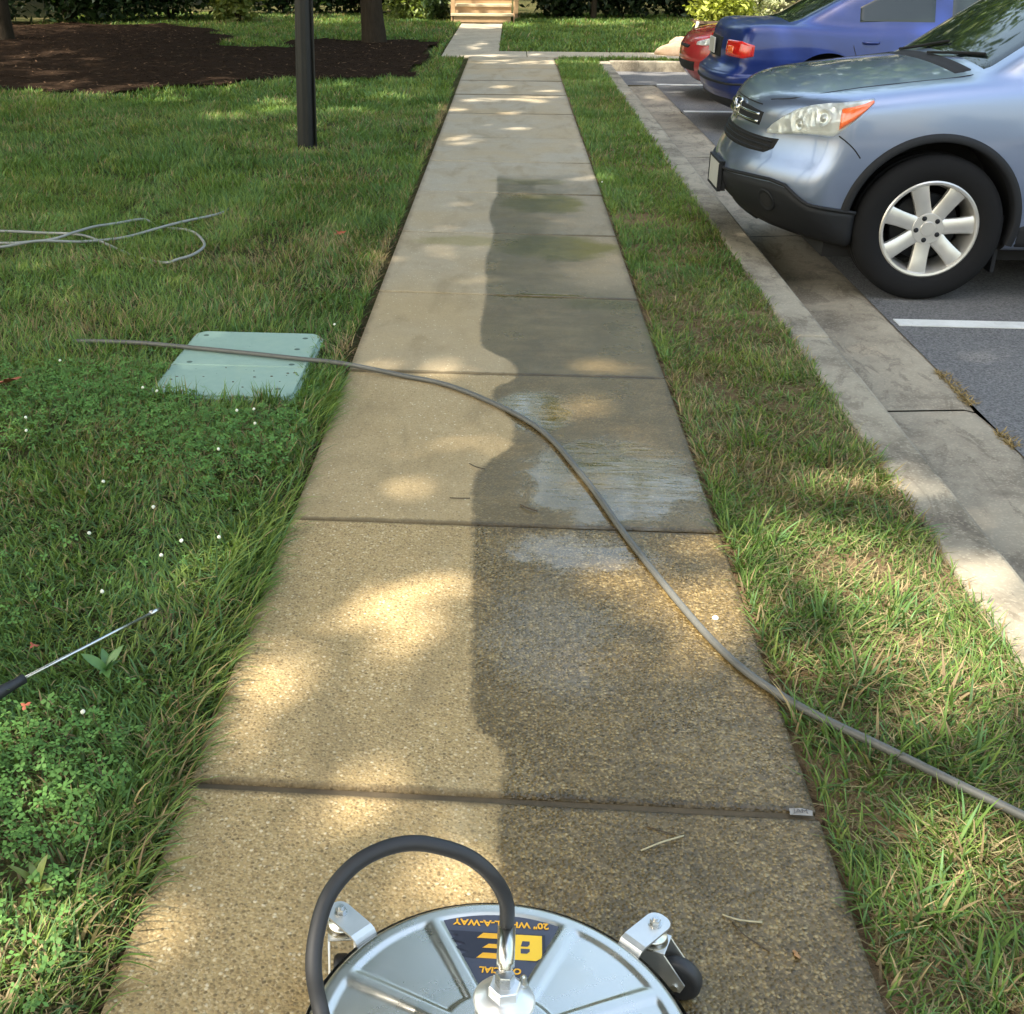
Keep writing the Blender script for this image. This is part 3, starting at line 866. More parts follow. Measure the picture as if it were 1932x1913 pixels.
G0, G1 = (.012, .030, .011), (.034, .062, .020)
gd = 'dark evergreen shrubs along the back of the lawn'
for i, (x, y, rx, h, lab) in enumerate(((-13.0, 23.0, 1.7, 2.4, 'leftmost dark evergreen shrub behind the mulch bed'),
        (-11.0, 24.4, 1.6, 2.2, 'dark evergreen shrub left of the left-hand trunk'),
        (-9.0, 25.2, 1.6, 2.0, 'dark evergreen shrub right of the left-hand trunk'),
        (-7.2, 26.4, 1.5, 2.1, 'dark evergreen shrub beside the sunlit pale shrub, on its left'),
        (-5.2, 28.8, 1.7, 2.3, 'dark evergreen shrub left of the black lamp post'),
        (-3.6, 29.2, 1.5, 2.3, 'dark evergreen shrub between lamp post and thick trunk'),
        (-2.2, 29.6, 1.4, 2.1, 'dark evergreen shrub behind the thick trunk'))):
    shrub(lab, x, y, rx, 1.2, h, 5200, .085, G0, G1, gd, 'evergreen_shrub', clumps=60)
shrub('sunlit yellow green shrub at the back left of the lawn', -5.6, 25.7, .75, .6, 1.3, 1500, .07, (.09, .13, .03), (.22, .25, .07))
shrub('leafy sunlit shrub just left of the wooden steps', -2.1, 27.2, .85, .6, 1.5, 2400, .06, (.10, .15, .03), (.24, .28, .09))
shrub('small dark shrub between the thick trunk and the steps', -1.55, 26.6, .35, .35, .8, 900, .05, G0, (.07, .11, .03))
for (x, y, rx, h, lab) in ((1.0, 27.9, .9, 1.7, 'dark shrub just right of the wooden steps'), (2.4, 28.1, 1.0, 1.6, 'dark shrub second to the right of the steps'),
                     (3.9, 28.4, 1.0, 1.8, 'dark shrub third to the right of the steps, behind the sunny lawn')):
    shrub(lab, x, y, rx, .8, h, 5000, .075, (.010, .022, .010), (.03, .05, .02), gd, 'evergreen_shrub', clumps=60)
YG0, YG1 = (.20, .24, .035), (.42, .45, .09)
shrub('bright yellow green shrub growing in the brown planter', 3.25, 20.0, .55, .45, .62, 2400, .045, YG0, YG1, name='golden_shrub', z0=.32)
shrub('pale flowering shrub at the back, left one of two', 4.9, 27.0, .7, .5, .7, 1500, .05, (.25, .28, .14), (.60, .60, .42), 'pale flowering shrubs', 'flowering_shrub')
shrub('pale flowering shrub at the back, right one of two', 6.7, 27.2, .7, .5, .7, 1500, .05, (.25, .28, .14), (.60, .60, .42), 'pale flowering shrubs', 'flowering_shrub')

# ------------------------------------------------------------------ materials of things
M['black_metal'] = simple('black_painted_metal', (.006, .0065, .007), .5, .0, .3, 20)
M['hose_grey'] = simple('grey_hose_rubber', (.105, .103, .092), .5, 0, .18, 60)
M['hose_pale'] = simple('pale_grey_hose', (.26, .26, .24), .5, 0, .18, 60)
M['rubber'] = simple('black_rubber', (.022, .022, .024), .55, 0, .2, 40)
M['lid_green'] = None
M['steel'] = simple('bright_steel', (.62, .62, .60), .28, 1.0, .12, 50)
M['zinc'] = simple('zinc_plate', (.70, .70, .68), .38, .85, .10, 60)
M['alu'] = simple('white_aluminium', (.80, .80, .80), .32, .75, .05, 30)
M['wood'] = simple('stained_wood', (.36, .23, .12), .6, 0, .3, 12)
M['wood_pale'] = simple('weathered_tread', (.46, .37, .24), .65, 0, .2, 12)
M['stone'] = concrete_old('boulder_stone', (.30, .21, .14), (.44, .32, .22), (.18, .12, .08), .5)
M['planter'] = simple('brown_planter', (.10, .065, .04), .7, 0, .3, 9)
M['pale_post'] = simple('pale_weathered_stake', (.45, .40, .33), .8, 0, .2, 15)
M['flower'] = simple('clover_flower_white', (.72, .72, .60), .7, 0, .15, 300)
M['red_leaf'] = simple('red_brown_leaf', (.30, .075, .035), .6, 0, .35, 60)
M['tan_leaf'] = simple('tan_leaf', (.42, .22, .09), .7, 0, .3, 60)
M['straw'] = simple('pale_straw', (.42, .36, .22), .8, 0, .2, 80)
M['twig'] = simple('dark_twig', (.07, .05, .03), .9, 0, .3, 80)
M['weed'] = simple('weed_leaf_green', (.075, .16, .035), .45, 0, .3, 40)
M['weed_yellow'] = simple('weed_leaf_yellowing', (.12, .15, .03), .5, 0, .35, 40)
M['paper'] = simple('wet_paper_scrap', (.27, .245, .215), .5, 0, .25, 120)
M['ink'] = simple('grey_print', (.10, .09, .085), .7, 0, .1, 80)
M['bolt'] = simple('dull_green_bolt', (.07, .11, .085), .6, 0, .2, 60)
M['hole'] = simple('dark_hole', (.012, .012, .012), .9, 0, .1, 20)

def lid_mat():
    t = NT('green_lid_plastic'); P = t.obj()
    n1 = t.noise(P, 5.0, 5, .6); n2 = t.noise(P, 30.0, 5, .65); n3 = t.noise(P, 300.0, 2)
    c = t.mix(n2, (.23, .335, .275), (.31, .42, .345))
    c = t.mix(t.math('MULTIPLY', t.step(n1, .5, .75), .5), c, (.33, .42, .30))
    sp = t.step(t.noise(P, 55.0, 3), .70, .74)
    c = t.mix(t.math('MULTIPLY', sp, .6), c, (.05, .07, .05))
    return t.bsdf(c, .55, 0, t.bump(t.math('ADD', n3, n2), .12, .002))
M['lid_green'] = lid_mat()

def lettering(body, size, mat, shear=0.0, bold=0.0, name='lettering'):
    cu = bpy.data.curves.new(name, 'FONT'); cu.body = body; cu.size = size; cu.align_x = 'CENTER'; cu.align_y = 'CENTER'
    cu.shear = shear; cu.extrude = .0002; cu.offset = bold; cu.resolution_u = 3
    tmp = bpy.data.objects.new(name, cu); COL.objects.link(tmp)
    dg = bpy.context.evaluated_depsgraph_get()
    me = bpy.data.meshes.new_from_object(tmp.evaluated_get(dg), depsgraph=dg)
    bpy.data.objects.remove(tmp); bpy.data.curves.remove(cu)
    me.materials.clear(); me.materials.append(mat)
    return bpy.data.objects.new(name, me)

# ------------------------------------------------------------------ lamp post
lp = props(empty('lamp_post', (-1.645, 9.82, -.02)), 'black fluted lamp post standing in the left lawn', 'lamp post')
lp.rotation_euler = (0, R(.5), 0)
def flute(r, n=16, depth=.07):
    return [(r*(1-depth*(k % 2)), 2*math.pi*k/(2*n)) for k in range(2*n)]
V = []; F = []
hts = [(-.05, .080), (.0, .080), (.9, .0745), (1.8, .067), (2.7, .06)]
NS = 40
for z, r in hts:
    for k in range(NS):
        a = 2*math.pi*k/NS
        rr = r*(1-.07*max(0, math.cos(a*8))**2)
        V.append((rr*math.cos(a), rr*math.sin(a), z))
for i in range(len(hts)-1):
    for k in range(NS):
        q = (k+1) % NS
        F.append((i*NS+k, i*NS+q, (i+1)*NS+q, (i+1)*NS+k))
mesh_obj('shaft', V, F, M['black_metal'], lp)
mesh_obj('conduit', *tube([(.070, -.048, -.03), (.062, -.043, 1.4), (.054, -.037, 2.6)], .007, 8), M['black_metal'], lp)
mesh_obj('collar', *lathe([(.0, 2.68), (.075, 2.68), (.085, 2.72), (.06, 2.78), (.06, 2.84), (.11, 2.9), (.11, 2.93), (0, 2.93)], 24), M['black_metal'], lp)
gl = simple('lamp_glass', (.75, .75, .70), .25, 0, .05, 10)
lan = mesh_obj('lantern', *lathe([(.09, 2.93), (.15, 3.3), (.0, 3.3)], 6), gl, lp, smooth=False)
mesh_obj('lantern_cap', *lathe([(.18, 3.3), (.17, 3.33), (.05, 3.45), (.02, 3.52), (0, 3.54)], 12), M['black_metal'], lan)

# ------------------------------------------------------------------ utility box lid in the lawn
ub = props(empty('utility_box', (-1.04, 4.385, 0)), 'pale green two-piece utility box lid set in the lawn', 'utility box')
def rrect(x0, x1, y0, y1, r, corners, n=6):
    pts = []
    cs = [(x1-r, y0+r, -90), (x1-r, y1-r, 0), (x0+r, y1-r, 90), (x0+r, y0+r, 180)]
    raw = [(x1, y0), (x1, y1), (x0, y1), (x0, y0)]
    for (cx, cy, a0), rw, on in zip(cs, raw, corners):
        if on:
            for k in range(n+1):
                a = R(a0+90*k/n); pts.append((cx+r*math.cos(a), cy+r*math.sin(a)))
        else: pts.append(rw)
    return pts
def plate(pts, z0, z1, b=.004):
    bm = bmesh.new()
    vs_ = [bm.verts.new((p[0], p[1], z0)) for p in pts]
    f = bm.faces.new(vs_)
    ex = bmesh.ops.extrude_face_region(bm, geom=[f])
    for v in [g for g in ex['geom'] if isinstance(g, bmesh.types.BMVert)]: v.co.z = z1
    top = [e for e in bm.edges if all(abs(v.co.z-max(z0, z1)) < 1e-6 for v in e.verts)]
    if b: bmesh.ops.bevel(bm, geom=top, offset=b, segments=2, affect='EDGES', profile=.5)
    bmesh.ops.recalc_face_normals(bm, faces=bm.faces)
    bm.verts.index_update()
    out = [v.co.copy() for v in bm.verts], [[v.index for v in f.verts] for f in bm.faces]
    bm.free(); return out
far = mesh_obj('lid_half', *plate(rrect(-.262, .262, -.055, .375, .05, (0, 1, 1, 0)), -.03, .009), M['lid_green'], ub, smooth=False)
near = mesh_obj('lid_half', *plate(rrect(-.262, .262, -.378, -.0585, .05, (1, 0, 0, 1)), -.03, .008), M['lid_green'], ub, smooth=False)
near.rotation_euler = (R(.4), 0, 0)
mesh_obj('collar', *plate(rrect(-.275, .275, -.39, .388, .06, (1, 1, 1, 1)), -.12, -.004, .002), M['lid_green'], ub, smooth=False)
bolt_me = None
for (bx, by, hf) in ((.205, .305, far), (.195, .16, far), (-.20, -.03, far), (.205, -.03, far), (-.215, .315, far), (-.205, -.32, near), (.2, -.3, near)):
    V, F = lathe([(0, .0010), (.010, .0010), (.012, 0.0)], 14)
    b_ = mesh_obj('bolt', V, F, M['bolt'], hf); b_.location = (bx, by, .0091 if hf is far else .0081)
# moulded lettering bar and debris crumbs on the lid
for k in range(16):
    a, b = rng.uniform(-.24, .24), rng.uniform(-.36, -.08) if k < 20 else rng.uniform(-.04, .34)
    s = rng.uniform(.002, .0045)
    hf = near if b < -.06 else far
    c_ = mesh_obj('dirt_crumb', *xform(lathe([(0, s*.8), (s*.8, s*.5), (s, 0)], 6), Matrix.Identity(4)), M['twig'], hf)
    c_.location = (a, b, .0081 if hf is near else .0091); c_.scale = (rng.uniform(.8, 2.2), 1, 1)

# ------------------------------------------------------------------ hoses and lance
hp = [(-1.80, 4.62, -.006), (-1.70, 4.597, .004), (-1.5, 4.555, .016), (-1.34, 4.52, .018), (-1.07, 4.455, .021), (-.82, 4.395, .021), (-.63, 4.345, .022), (-.40, 4.262, .0105), (-.18, 4.135, .0105),
      (.10, 3.79, .0105), (.245, 3.37, .0105), (.355, 2.93, .0105), (.50, 2.445, .0105),
      (.62, 2.22, .013), (.80, 2.02, .026), (.99, 1.84, .026), (1.12, 1.74, .022), (1.3, 1.62, .018), (1.5, 1.5, -.1), (1.9, 1.3, -.118)]
props(mesh_obj('pressure_hose', *tube(spline(hp, 8), .0092, 12), M['hose_grey']), 'grey pressure washer hose curving across the walk and the green lid', 'hose')
hc = [(-4.4, 6.5, .02), (-3.4, 6.43, .03), (-2.84, 6.43, .035), (-2.62, 6.43, .03), (-2.40, 6.41, .03), (-2.27, 6.36, .022), (-2.0, 6.15, -.012), (-1.78, 5.95, .006), (-1.71, 5.96, .022), (-1.65, 6.04, .028), (-1.63, 6.17, .03), (-1.65, 6.30, .03),
      (-1.75, 6.53, .026), (-1.86, 6.67, .018), (-2.05, 6.85, -.012), (-2.15, 6.93, .01), (-2.19, 6.87, .025), (-2.27, 6.73, .032), (-2.34, 6.57, .04), (-2.39, 6.38, .05), (-2.47, 6.24, .04), (-2.60, 6.18, .035), (-2.74, 6.17, .03), (-3.2, 6.2, .03), (-3.5, 6.1, .03), (-3.3, 5.98, .03), (-2.9, 6.0, .03),
      (-2.69, 6.06, .035), (-2.53, 6.17, .045), (-2.33, 6.29, .018), (-2.14, 6.42, .022), (-2.01, 6.58, .034), (-1.94, 6.71, .036), (-1.86, 6.85, .034), (-1.78, 7.01, .026), (-1.75, 7.2, .008), (-1.76, 7.4, -.012)]
hc = [(a, b, c-(.012 if a > -2.3 else .004)) for a, b, c in hc]
props(mesh_obj('coiled_hose', *tube(spline(hc, 8), .0075, 10), M['hose_pale']), 'grey hose lying in loose loops in the lawn', 'hose')

ln = props(empty('spray_lance', (-1.06, 2.10, .03)), 'thin shiny spray lance with a black grip lying in the clover', 'spray lance')
d = Vector((-.72+1.06, 2.66-2.10, .0)).normalized()
mesh_obj('rod', *tube([Vector((0, 0, .010))+d*0.02, d*.24+Vector((0, 0, .001)), d*.40+Vector((0, 0, -.0055))], .0042, 10), M['steel'], ln)
mesh_obj('nozzle', *tube([d*.40+Vector((0, 0, -.0055)), d*.43+Vector((0, 0, -.007))], lambda t: .007-.002*t, 10), M['steel'], ln)
mesh_obj('grip', *tube(spline([d*-.30+Vector((0, 0, -.004)), d*-.2+Vector((0, 0, .004)), d*-.06+Vector((0, 0, .008)), d*.03+Vector((0, 0, .009))], 4), lambda t: .017-.005*t+.0015*math.sin(t*60), 12), M['rubber'], ln)

# ------------------------------------------------------------------ porch steps
ps = props(empty('porch_steps', (-.60, 26.1, 0)), 'sunlit wooden porch steps at the end of the entry path', 'steps')
for k in range(5):
    y0 = k*.28; z = .17*(k+1)
    mesh_obj('tread', *box(-.66+.03*(k > 0), .62-.03*(k > 0), y0-.03, y0+.29, z-.05, z, .006), M['wood_pale'], ps, smooth=False)
    mesh_obj('riser', *box(-.60, .58, y0+.002, y0+.022, z-.169, z-.051), M['wood'], ps, smooth=False)
for sx in (-.655, .625):
    V = [(sx, .03, 0), (sx, 1.5, 0), (sx, 1.5, .84), (sx, 1.38, .84), (sx, .03, .10), (sx+.03, .03, 0), (sx+.03, 1.5, 0), (sx+.03, 1.5, .84), (sx+.03, 1.38, .84), (sx+.03, .03, .10)]
    F = [(0, 1, 2, 3, 4), (9, 8, 7, 6, 5), (0, 5, 6, 1), (1, 6, 7, 2), (2, 7, 8, 3), (3, 8, 9, 4), (4, 9, 5, 0)]
    mesh_obj('stringer', V, F, M['wood'], ps, smooth=False)
for sx in (-.62, .68):
    for yy, zz in ((.12, 1.15), (1.4, 1.95)):
        pn = mesh_obj('newel_post', *box(sx-.045, sx+.045, yy-.045, yy+.045, .17 if yy < 1 else .0, zz, .006), M['wood'], ps, smooth=False)
        mesh_obj('cap', *box(sx-.06, sx+.06, yy-.06, yy+.06, zz, zz+.03, .006), M['wood'], pn, smooth=False)
    mesh_obj('handrail', *tube([(sx, .12, 1.05), (sx, 1.4, 1.85)], .03, 8), M['wood'], ps)
mesh_obj('landing', *box(-1.2, 1.2, 1.51, 3.0, .72, .85, .01), M['wood_pale'], ps, smooth=False)

# ------------------------------------------------------------------ planter, boulder, stake by the red car
pl = props(empty('planter', (3.25, 20.0, 0)), 'dark brown planter box holding the yellow green shrub', 'planter')
V = []; F = []
for z, w in ((0, .33), (.36, .40), (.38, .43), (.42, .43), (.42, .36), (.30, .35)):
    n = len(V); V += [(-w, -w*.8, z), (w, -w*.8, z), (w, w*.8, z), (-w, w*.8, z)]
    if n: F += [(n-4+i, n-4+(i+1) % 4, n+(i+1) % 4, n+i) for i in range(4)]
F += [(3, 2, 1, 0)]
mesh_obj('tub', V, F, M['planter'], pl, smooth=False)
mesh_obj('earth', *box(-.345, .345, -.27, .27, .25, .31), M['mulch'], pl, smooth=False)
props(mesh_obj('garden_stake', *tube(spline([(2.78, 19.55, -.05), (2.79, 19.55, .2), (2.83, 19.56, .42)], 3), .025, 8), M['pale_post']), 'pale leaning stake in front of the brown planter', 'stake')

def boulder(name, label, loc, s, seed):
    bm = bmesh.new(); bmesh.ops.create_icosphere(bm, subdivisions=3, radius=1)
    for v in bm.verts:
        p = np.array(v.co)
        f = .8+.35*float(vnoise(p[0]*1.6+seed, p[1]*1.6+p[2]*1.3, seed))+.12*float(vnoise(p[0]*5, p[1]*5+p[2]*4, seed+3))
        v.co = Vector((p[0]*f*s[0], p[1]*f*s[1], max(p[2]*f*s[2], -.05)))
    me = bpy.data.meshes.new(name); bm.to_mesh(me); bm.free(); me.materials.append(M['stone']); me.shade_smooth()
    o = bpy.data.objects.new(name, me); o.location = loc
    return props(link(o), label, 'boulder')
boulder('boulder', 'tan boulder at the edge of the cross path by the planter', (2.52, 18.75, .03), (.34, .22, .17), 4)
boulder('boulder', 'smaller tan stone on top of the cross path boulder', (2.47, 18.95, .13), (.14, .12, .12), 9)

# ------------------------------------------------------------------ small things on lawn and walk
bm = bmesh.new(); bmesh.ops.create_icosphere(bm, subdivisions=2, radius=.0050)
for v in bm.verts: v.co *= 1+.28*((v.index*7919) % 13)/13-.1
fl_me = bpy.data.meshes.new('clover_flower'); bm.to_mesh(fl_me); bm.free(); fl_me.materials.append(M['flower'])
fx, fy = scatter(40, -1.9, -.72, 1.5, 4.0, left_of_view)
k = fx > -.42*fy-.35
for a, b in list(zip(fx[k], fy[k]))[:15]:
    props(share('clover_flower', fl_me, (float(a), float(b), float(rng.uniform(.05, .075))), (0, 0, float(rng.uniform(0, 6)))),
          'small white clover flower head in the near lawn', 'flower', 'white clover flowers in the lawn')
for a, b in ((-1.30, 3.93), (-1.24, 3.9), (-.86, 3.75), (-.83, 3.62), (-1.7, 4.2), (.62, 8.1), (-.72, 4.75)):
    props(share('clover_flower', fl_me, (a, b, .055)), 'small white clover flower head in the near lawn', 'flower', 'white clover flowers in the lawn')

def leafblade(L, W, n=7, droop=.5, cup=.25):
    V = []; F = []
    for i in range(n):
        t = i/(n-1); w = W*math.sin(math.pi*min(1, .12+t*.88))**.75*(1.0 if t < .98 else .05)
        x = L*t; z = L*(.35*t-droop*t*t)
        V += [(x, -w, z+cup*w), (x, 0, z), (x, w, z+cup*w)]
    for i in range(n-1):
        for j in range(2):
            F.append((3*i+j, 3*i+3+j, 3*i+4+j, 3*i+1+j))
    return V, F
def weed(label, x, y, nl, L, W, mat, seed):
    r_ = np.random.default_rng(seed)
    root = props(empty('broadleaf_weed', (x, y, -.015)), label, 'weed', 'broad leaved weeds in the lawn')
    root.rotation_euler = (r_.normal()*.15, r_.normal()*.15, r_.uniform(0, 6))
    for k in range(nl):
        s = r_.uniform(.5, 1.2)
        o = mesh_obj('leaf', *leafblade(L*s, W*s, droop=r_.uniform(.15, .4)), mat, root)
        o.rotation_euler = (r_.normal()*.4, -r_.uniform(.2, 1.0), k*6.283/nl+r_.uniform(-.7, .7)); o.location = (0, 0, .02)
weed('broad leaved weed growing through the spray lance', -.895, 2.22, 9, .06, .0095, M['weed'], 1)
weed('yellowing broad leaved weed at the lower left by the walk', -.80, 1.545, 6, .065, .011, M['weed_yellow'], 2)
weed('small yellowing weed leaf in the clover below the green lid', -1.24, 3.12, 3, .05, .012, M['weed_yellow'], 3)

def fallen_leaf(label, x, y, s, mat, seed, z=.03, lobes=5):
    r_ = np.random.default_rng(seed)
    V = [(0, 0, .004)]; F = []
    n = lobes*4
    for k in range(n):
        a = 2*math.pi*k/n
        rr = s*(.62+.38*math.cos(lobes*a))*(1+.15*r_.normal())
        V.append((rr*math.cos(a), rr*math.sin(a), float(r_.uniform(-.1, .25)*s)))
    for k in range(n): F.append((0, 1+k, 1+(k+1) % n))
    o = mesh_obj('fallen_leaf', V, F, mat); o.location = (x, y, z); o.rotation_euler = (.2, .3, seed)
    return props(o, label, 'leaf')
fallen_leaf('red brown fallen leaf at the left frame edge by the green lid', -1.815, 3.95, .065, M['red_leaf'], 3, .05)
fallen_leaf('small red brown fallen leaf in the lawn beside the walk', -.94, 6.54, .04, M['red_leaf'], 5, .035)
fallen_leaf('small tan leaf lying on the wet slab near the right caster', .492, 1.497, .014, M['tan_leaf'], 8, .004, 2)
fallen_leaf('red clover leaf under the spray lance grip', -1.0, 2.02, .013, M['red_leaf'], 11, .045, 3)
fallen_leaf('red leaf in the clover above the spray lance', -1.07, 2.25, .012, M['red_leaf'], 13, .045, 3)

def scrap(name, label, cat, pts, r, mat):
    props(mesh_obj(name, *tube(spline(pts, 4), r, 6), mat), label, cat)
scrap('straw_blade', 'pale blade of cut grass on the wet slab behind the cleaner', 'grass blade', [(.262, 1.722, .005), (.30, 1.742, .009), (.345, 1.768, .005)], .0017, M['straw'])
scrap('straw_blade', 'pale cut grass blade on the slab near the right caster', 'grass blade', [(.385, 1.575, .005), (.41, 1.562, .008), (.45, 1.562, .005)], .0017, M['straw'])
scrap('twig', 'thin curved twig on the wet slab near the right caster', 'twig', [(.40, 1.56, .004), (.415, 1.53, .006), (.45, 1.50, .004)], .0012, M['twig'])
scrap('twig', 'short dark twig on the dry half of the slab by the puddle', 'twig', [(-.16, 3.20, .004), (-.13, 3.195, .006), (-.10, 3.202, .004)], .0017, M['twig'])
scrap('twig', 'dark forked twig on the dry slab above the puddle', 'twig', [(-.11, 3.46, .004), (-.09, 3.43, .007), (-.06, 3.42, .004)], .0017, M['twig'])
scrap('twig', 'dark twig lying in the shallow wet edge of the puddle', 'twig', [(.05, 3.17, .004), (.075, 3.14, .007), (.10, 3.13, .004)], .0022, M['twig'])
scrap('twig', 'tiny dark twig on the wet slab by the wide joint', 'twig', [(.28, 1.79, .004), (.31, 1.775, .006), (.33, 1.77, .004)], .0014, M['twig'])
props(mesh_obj('pebble', *lathe([(0, .006), (.005, .0055), (.008, .002), (.008, 0)], 9), M['flower'], loc=(.526, 2.566, .001)), 'single white pebble on the sunlit right side of the walk', 'pebble')

pp = props(empty('paper_scrap', (.577, 1.853, .003)), 'small wet printed paper scrap on the wide joint', 'paper')
pp.rotation_euler = (0, 0, R(-3)); pp.scale = (.8, .8, .8)
mesh_obj('sheet', [(-.026, -.012, 0), (.026, -.012, .002), (.029, .008, .001), (.002, .012, .003), (-.025, .011, 0)], [(0, 1, 2, 3, 4)], M['paper'], pp, smooth=False)
fo = lettering('JAM', .02, M['ink'], name='print'); fo.location = (0, 0, .0036); link(fo, pp)

# dry weeds in the seam between gutter and asphalt
n = 1500
t_ = rng.random(n); y = 3.75+t_*1.15; x = 1.835+.012*rng.normal(0, 1, n)
dn_ = vnoise(y*7, y*0, 131); k = rng.random(n) < np.clip((dn_-.35)*3.5, 0, 1); x, y = x[k], y[k]; n = len(x)
Cs = (np.array([.42, .30, .13])*(1-rng.random((n, 1))*.6))
V, T, C = blades(np.stack([x, y, np.full(n, -.135)], 1), rng.uniform(.015, .04, n), rng.uniform(.0015, .004, n), rng.uniform(.9, 1.6, n), rng.uniform(0, 6.28, n), rng.uniform(.1, .6, n), Cs, 2)
props(tri_mesh('dry_weeds', V, T, M['dry'], C), 'dry weeds in the seam between gutter and asphalt', 'dry weeds', kind='stuff')
n = 1600
s_ = rng.random(n); x = np.where(s_ < .5, .617, -.622)+rng.normal(0, .006, n); y = rng.uniform(1.2, 12, n)
Cs = np.array([.10, .065, .04])*rng.uniform(.5, 1.8, (n, 1))
V, T, C = blades(np.stack([x, y, np.full(n, -.012)], 1), rng.uniform(.01, .03, n), rng.uniform(.002, .005, n), np.full(n, 1.4), rng.uniform(0, 6.28, n), np.zeros(n), Cs, 2)
props(tri_mesh('edge_litter', V, T, M['dry'], C), 'crumbs of earth and litter along both edges of the walk', 'litter', kind='stuff')

# ------------------------------------------------------------------ surface cleaner
def deck_metal():
    t = NT('brushed_deck_steel'); P = t.obj()
    n1 = t.noise(P, 9.0, 5, .6); n2 = t.noise(P, 90.0, 4, .6)
    c = t.mix(n1, (.56, .555, .515), (.66, .65, .60))
    r = t.math('ADD', .24, t.math('MULTIPLY', t.step(n1, .35, .75), .18))
    sp = t.step(t.noise(P, 260.0, 3), .70, .76)
    c = t.mix(t.math('MULTIPLY', sp, .4), c, (.25, .24, .2))
    return t.bsdf(c, r, .92, t.bump(n2, .015, .001))
M['deck'] = deck_metal()
M['decal'] = simple('dark_blue_grey_decal', (.055, .058, .085), .35, 0, .25, 8)
M['decal_dark'] = simple('decal_dark_print', (.022, .022, .035), .4, 0, .1, 8)
M['yellow'] = simple('yellow_print', (.90, .55, .03), .4, 0, .04, 20)
M['orange'] = simple('orange_print', (.85, .42, .02), .4, 0, .04, 20)

CX, CY, DZ = .006, 1.172, .132
sc_ = props(empty('surface_cleaner', (CX, CY, 0)), 'round steel surface cleaner with a black hose, on the near end of the walk', 'surface cleaner')
RD = .280
def deck_h(r, a):
    """a measured from +Y; eight pressed panels"""
    base = .012*(1-(r/RD)**2)
    a = (a+math.pi) % (2*math.pi)-math.pi
    if abs(a) < R(25): s, hw = a, R(25)                   # the wide panel carries the decal
    else:
        w8 = R(310/8); s = ((abs(a)-R(25)) % w8)-w8/2; hw = w8/2
    lat = abs(r*math.sin(s))
    half = r*math.sin(hw)
    e1 = (half-.0085-lat); e2 = r-.085; e3 = .248-r
    e = min(e1, e2, e3)
    k = max(0.0, min(1.0, (e+.002)/.009)); k = k*k*(3-2*k)
    lip = math.exp(-((e-.0045)/.0035)**2)*.0
    rim = -.022*max(0.0, (r-.263)/.017)**2
    return base-.0042*k+lip+rim
rs = np.concatenate([np.linspace(.03, .25, 72), np.linspace(.253, RD, 10)])
na = 288
V = []; F = []
for r in rs:
    for k in range(na):
        a = 2*math.pi*k/na
        V.append((r*math.sin(a), r*math.cos(a), DZ+deck_h(r, a)))
for i in range(len(rs)-1):
    for k in range(na):
        q = (k+1) % na
        F.append((i*na+k, (i+1)*na+k, (i+1)*na+q, i*na+q))
mesh_obj('deck', V, F, M['deck'], sc_)
mesh_obj('skirt', *lathe([(RD, DZ-.010), (RD+.003, DZ-.016), (RD+.003, .05), (RD-.006, .05), (RD-.006, DZ-.018)], 96), M['deck'], sc_)
mesh_obj('brush_ring', *lathe([(RD-.008, .055), (RD-.002, .055), (RD+.004, .004), (RD-.012, .004)], 96, closed=True), M['rubber'], sc_)

# decal sector
def sector(r0, r1, a0, a1, z, nr=10, na_=16, inset=0.0):
    V = []; F = []
    for i in range(nr+1):
        r = r0+(r1-r0)*i/nr
        hw = r*math.sin(a1)
        for j in range(na_+1):
            a = a0+(a1-a0)*j/na_
            V.append((r*math.sin(a), r*math.cos(a), DZ+deck_h(r, 0.0)+z))
    for i in range(nr):
        for j in range(na_):
            p = i*(na_+1)+j; F.append((p, p+na_+1, p+na_+2, p+1))
    return V, F
dec = mesh_obj('decal', *sector(.095, .243, -R(21.5), R(21.5), .0012), M['decal'], sc_)
def text(body, x, y, size, mat, shear=0.0, sx=1.0, bold=0.0):
    o = lettering(body, size, mat, shear, bold)
    o.location = (x, y, DZ+deck_h(y, 0)+.0022); o.rotation_euler = (0, 0, math.pi); o.scale = (sx, 1, 1)
    link(o, dec)
text('20" WHIRL-A-WAY', 0.0, .224, .0165, M['orange'], 0, 1.06, .0005)
text('OFFICIAL', 0.0, .128, .0150, M['orange'], .12, 1.0, .0005)
# the two-letter emblem: block B and slashed E over a dark bristly print
z = DZ+deck_h(.165, 0)+.0022
def flat(pts, mat, name, zz=0.0):
    mesh_obj(name, [(p[0]*1.08, .176+(p[1]-.163)*1.05, z+zz) for p in pts], [tuple(range(len(pts)))], mat, dec, smooth=False)
def bar(x0, x1, y0, y1, sh0=0, sh1=0):
    return [(x0+sh0, y0), (x1, y0), (x1, y1), (x0+sh1, y1)]
r_ = .006
B_out = [(.057, .144)]+[(.057-.006+.006*math.cos(a), .138-.006*math.sin(a)*0+.006-.006+.0*a) for a in ()]
B_out = [(.019, .139), (.049, .139), (.0555, .1445), (.0570, .151), (.0575, .186), (.019, .186)]
flat(B_out, M['yellow'], 'emblem')
flat([(.0275, .151), (.036, .151), (.040, .155), (.040, .160), (.0275, .160)], M['decal'], 'emblem', .0003)
flat([(.0275, .164), (.037, .164), (.040, .168), (.040, .174), (.030, .174)], M['decal'], 'emblem', .0003)
for (a, b, c) in ((.139, .149, -.034), (.158, .166, -.026), (.176, .186, -.034)):
    flat([(c, a), (.014, a), (.014, b), (c+.009, b)][::1], M['orange'], 'emblem')
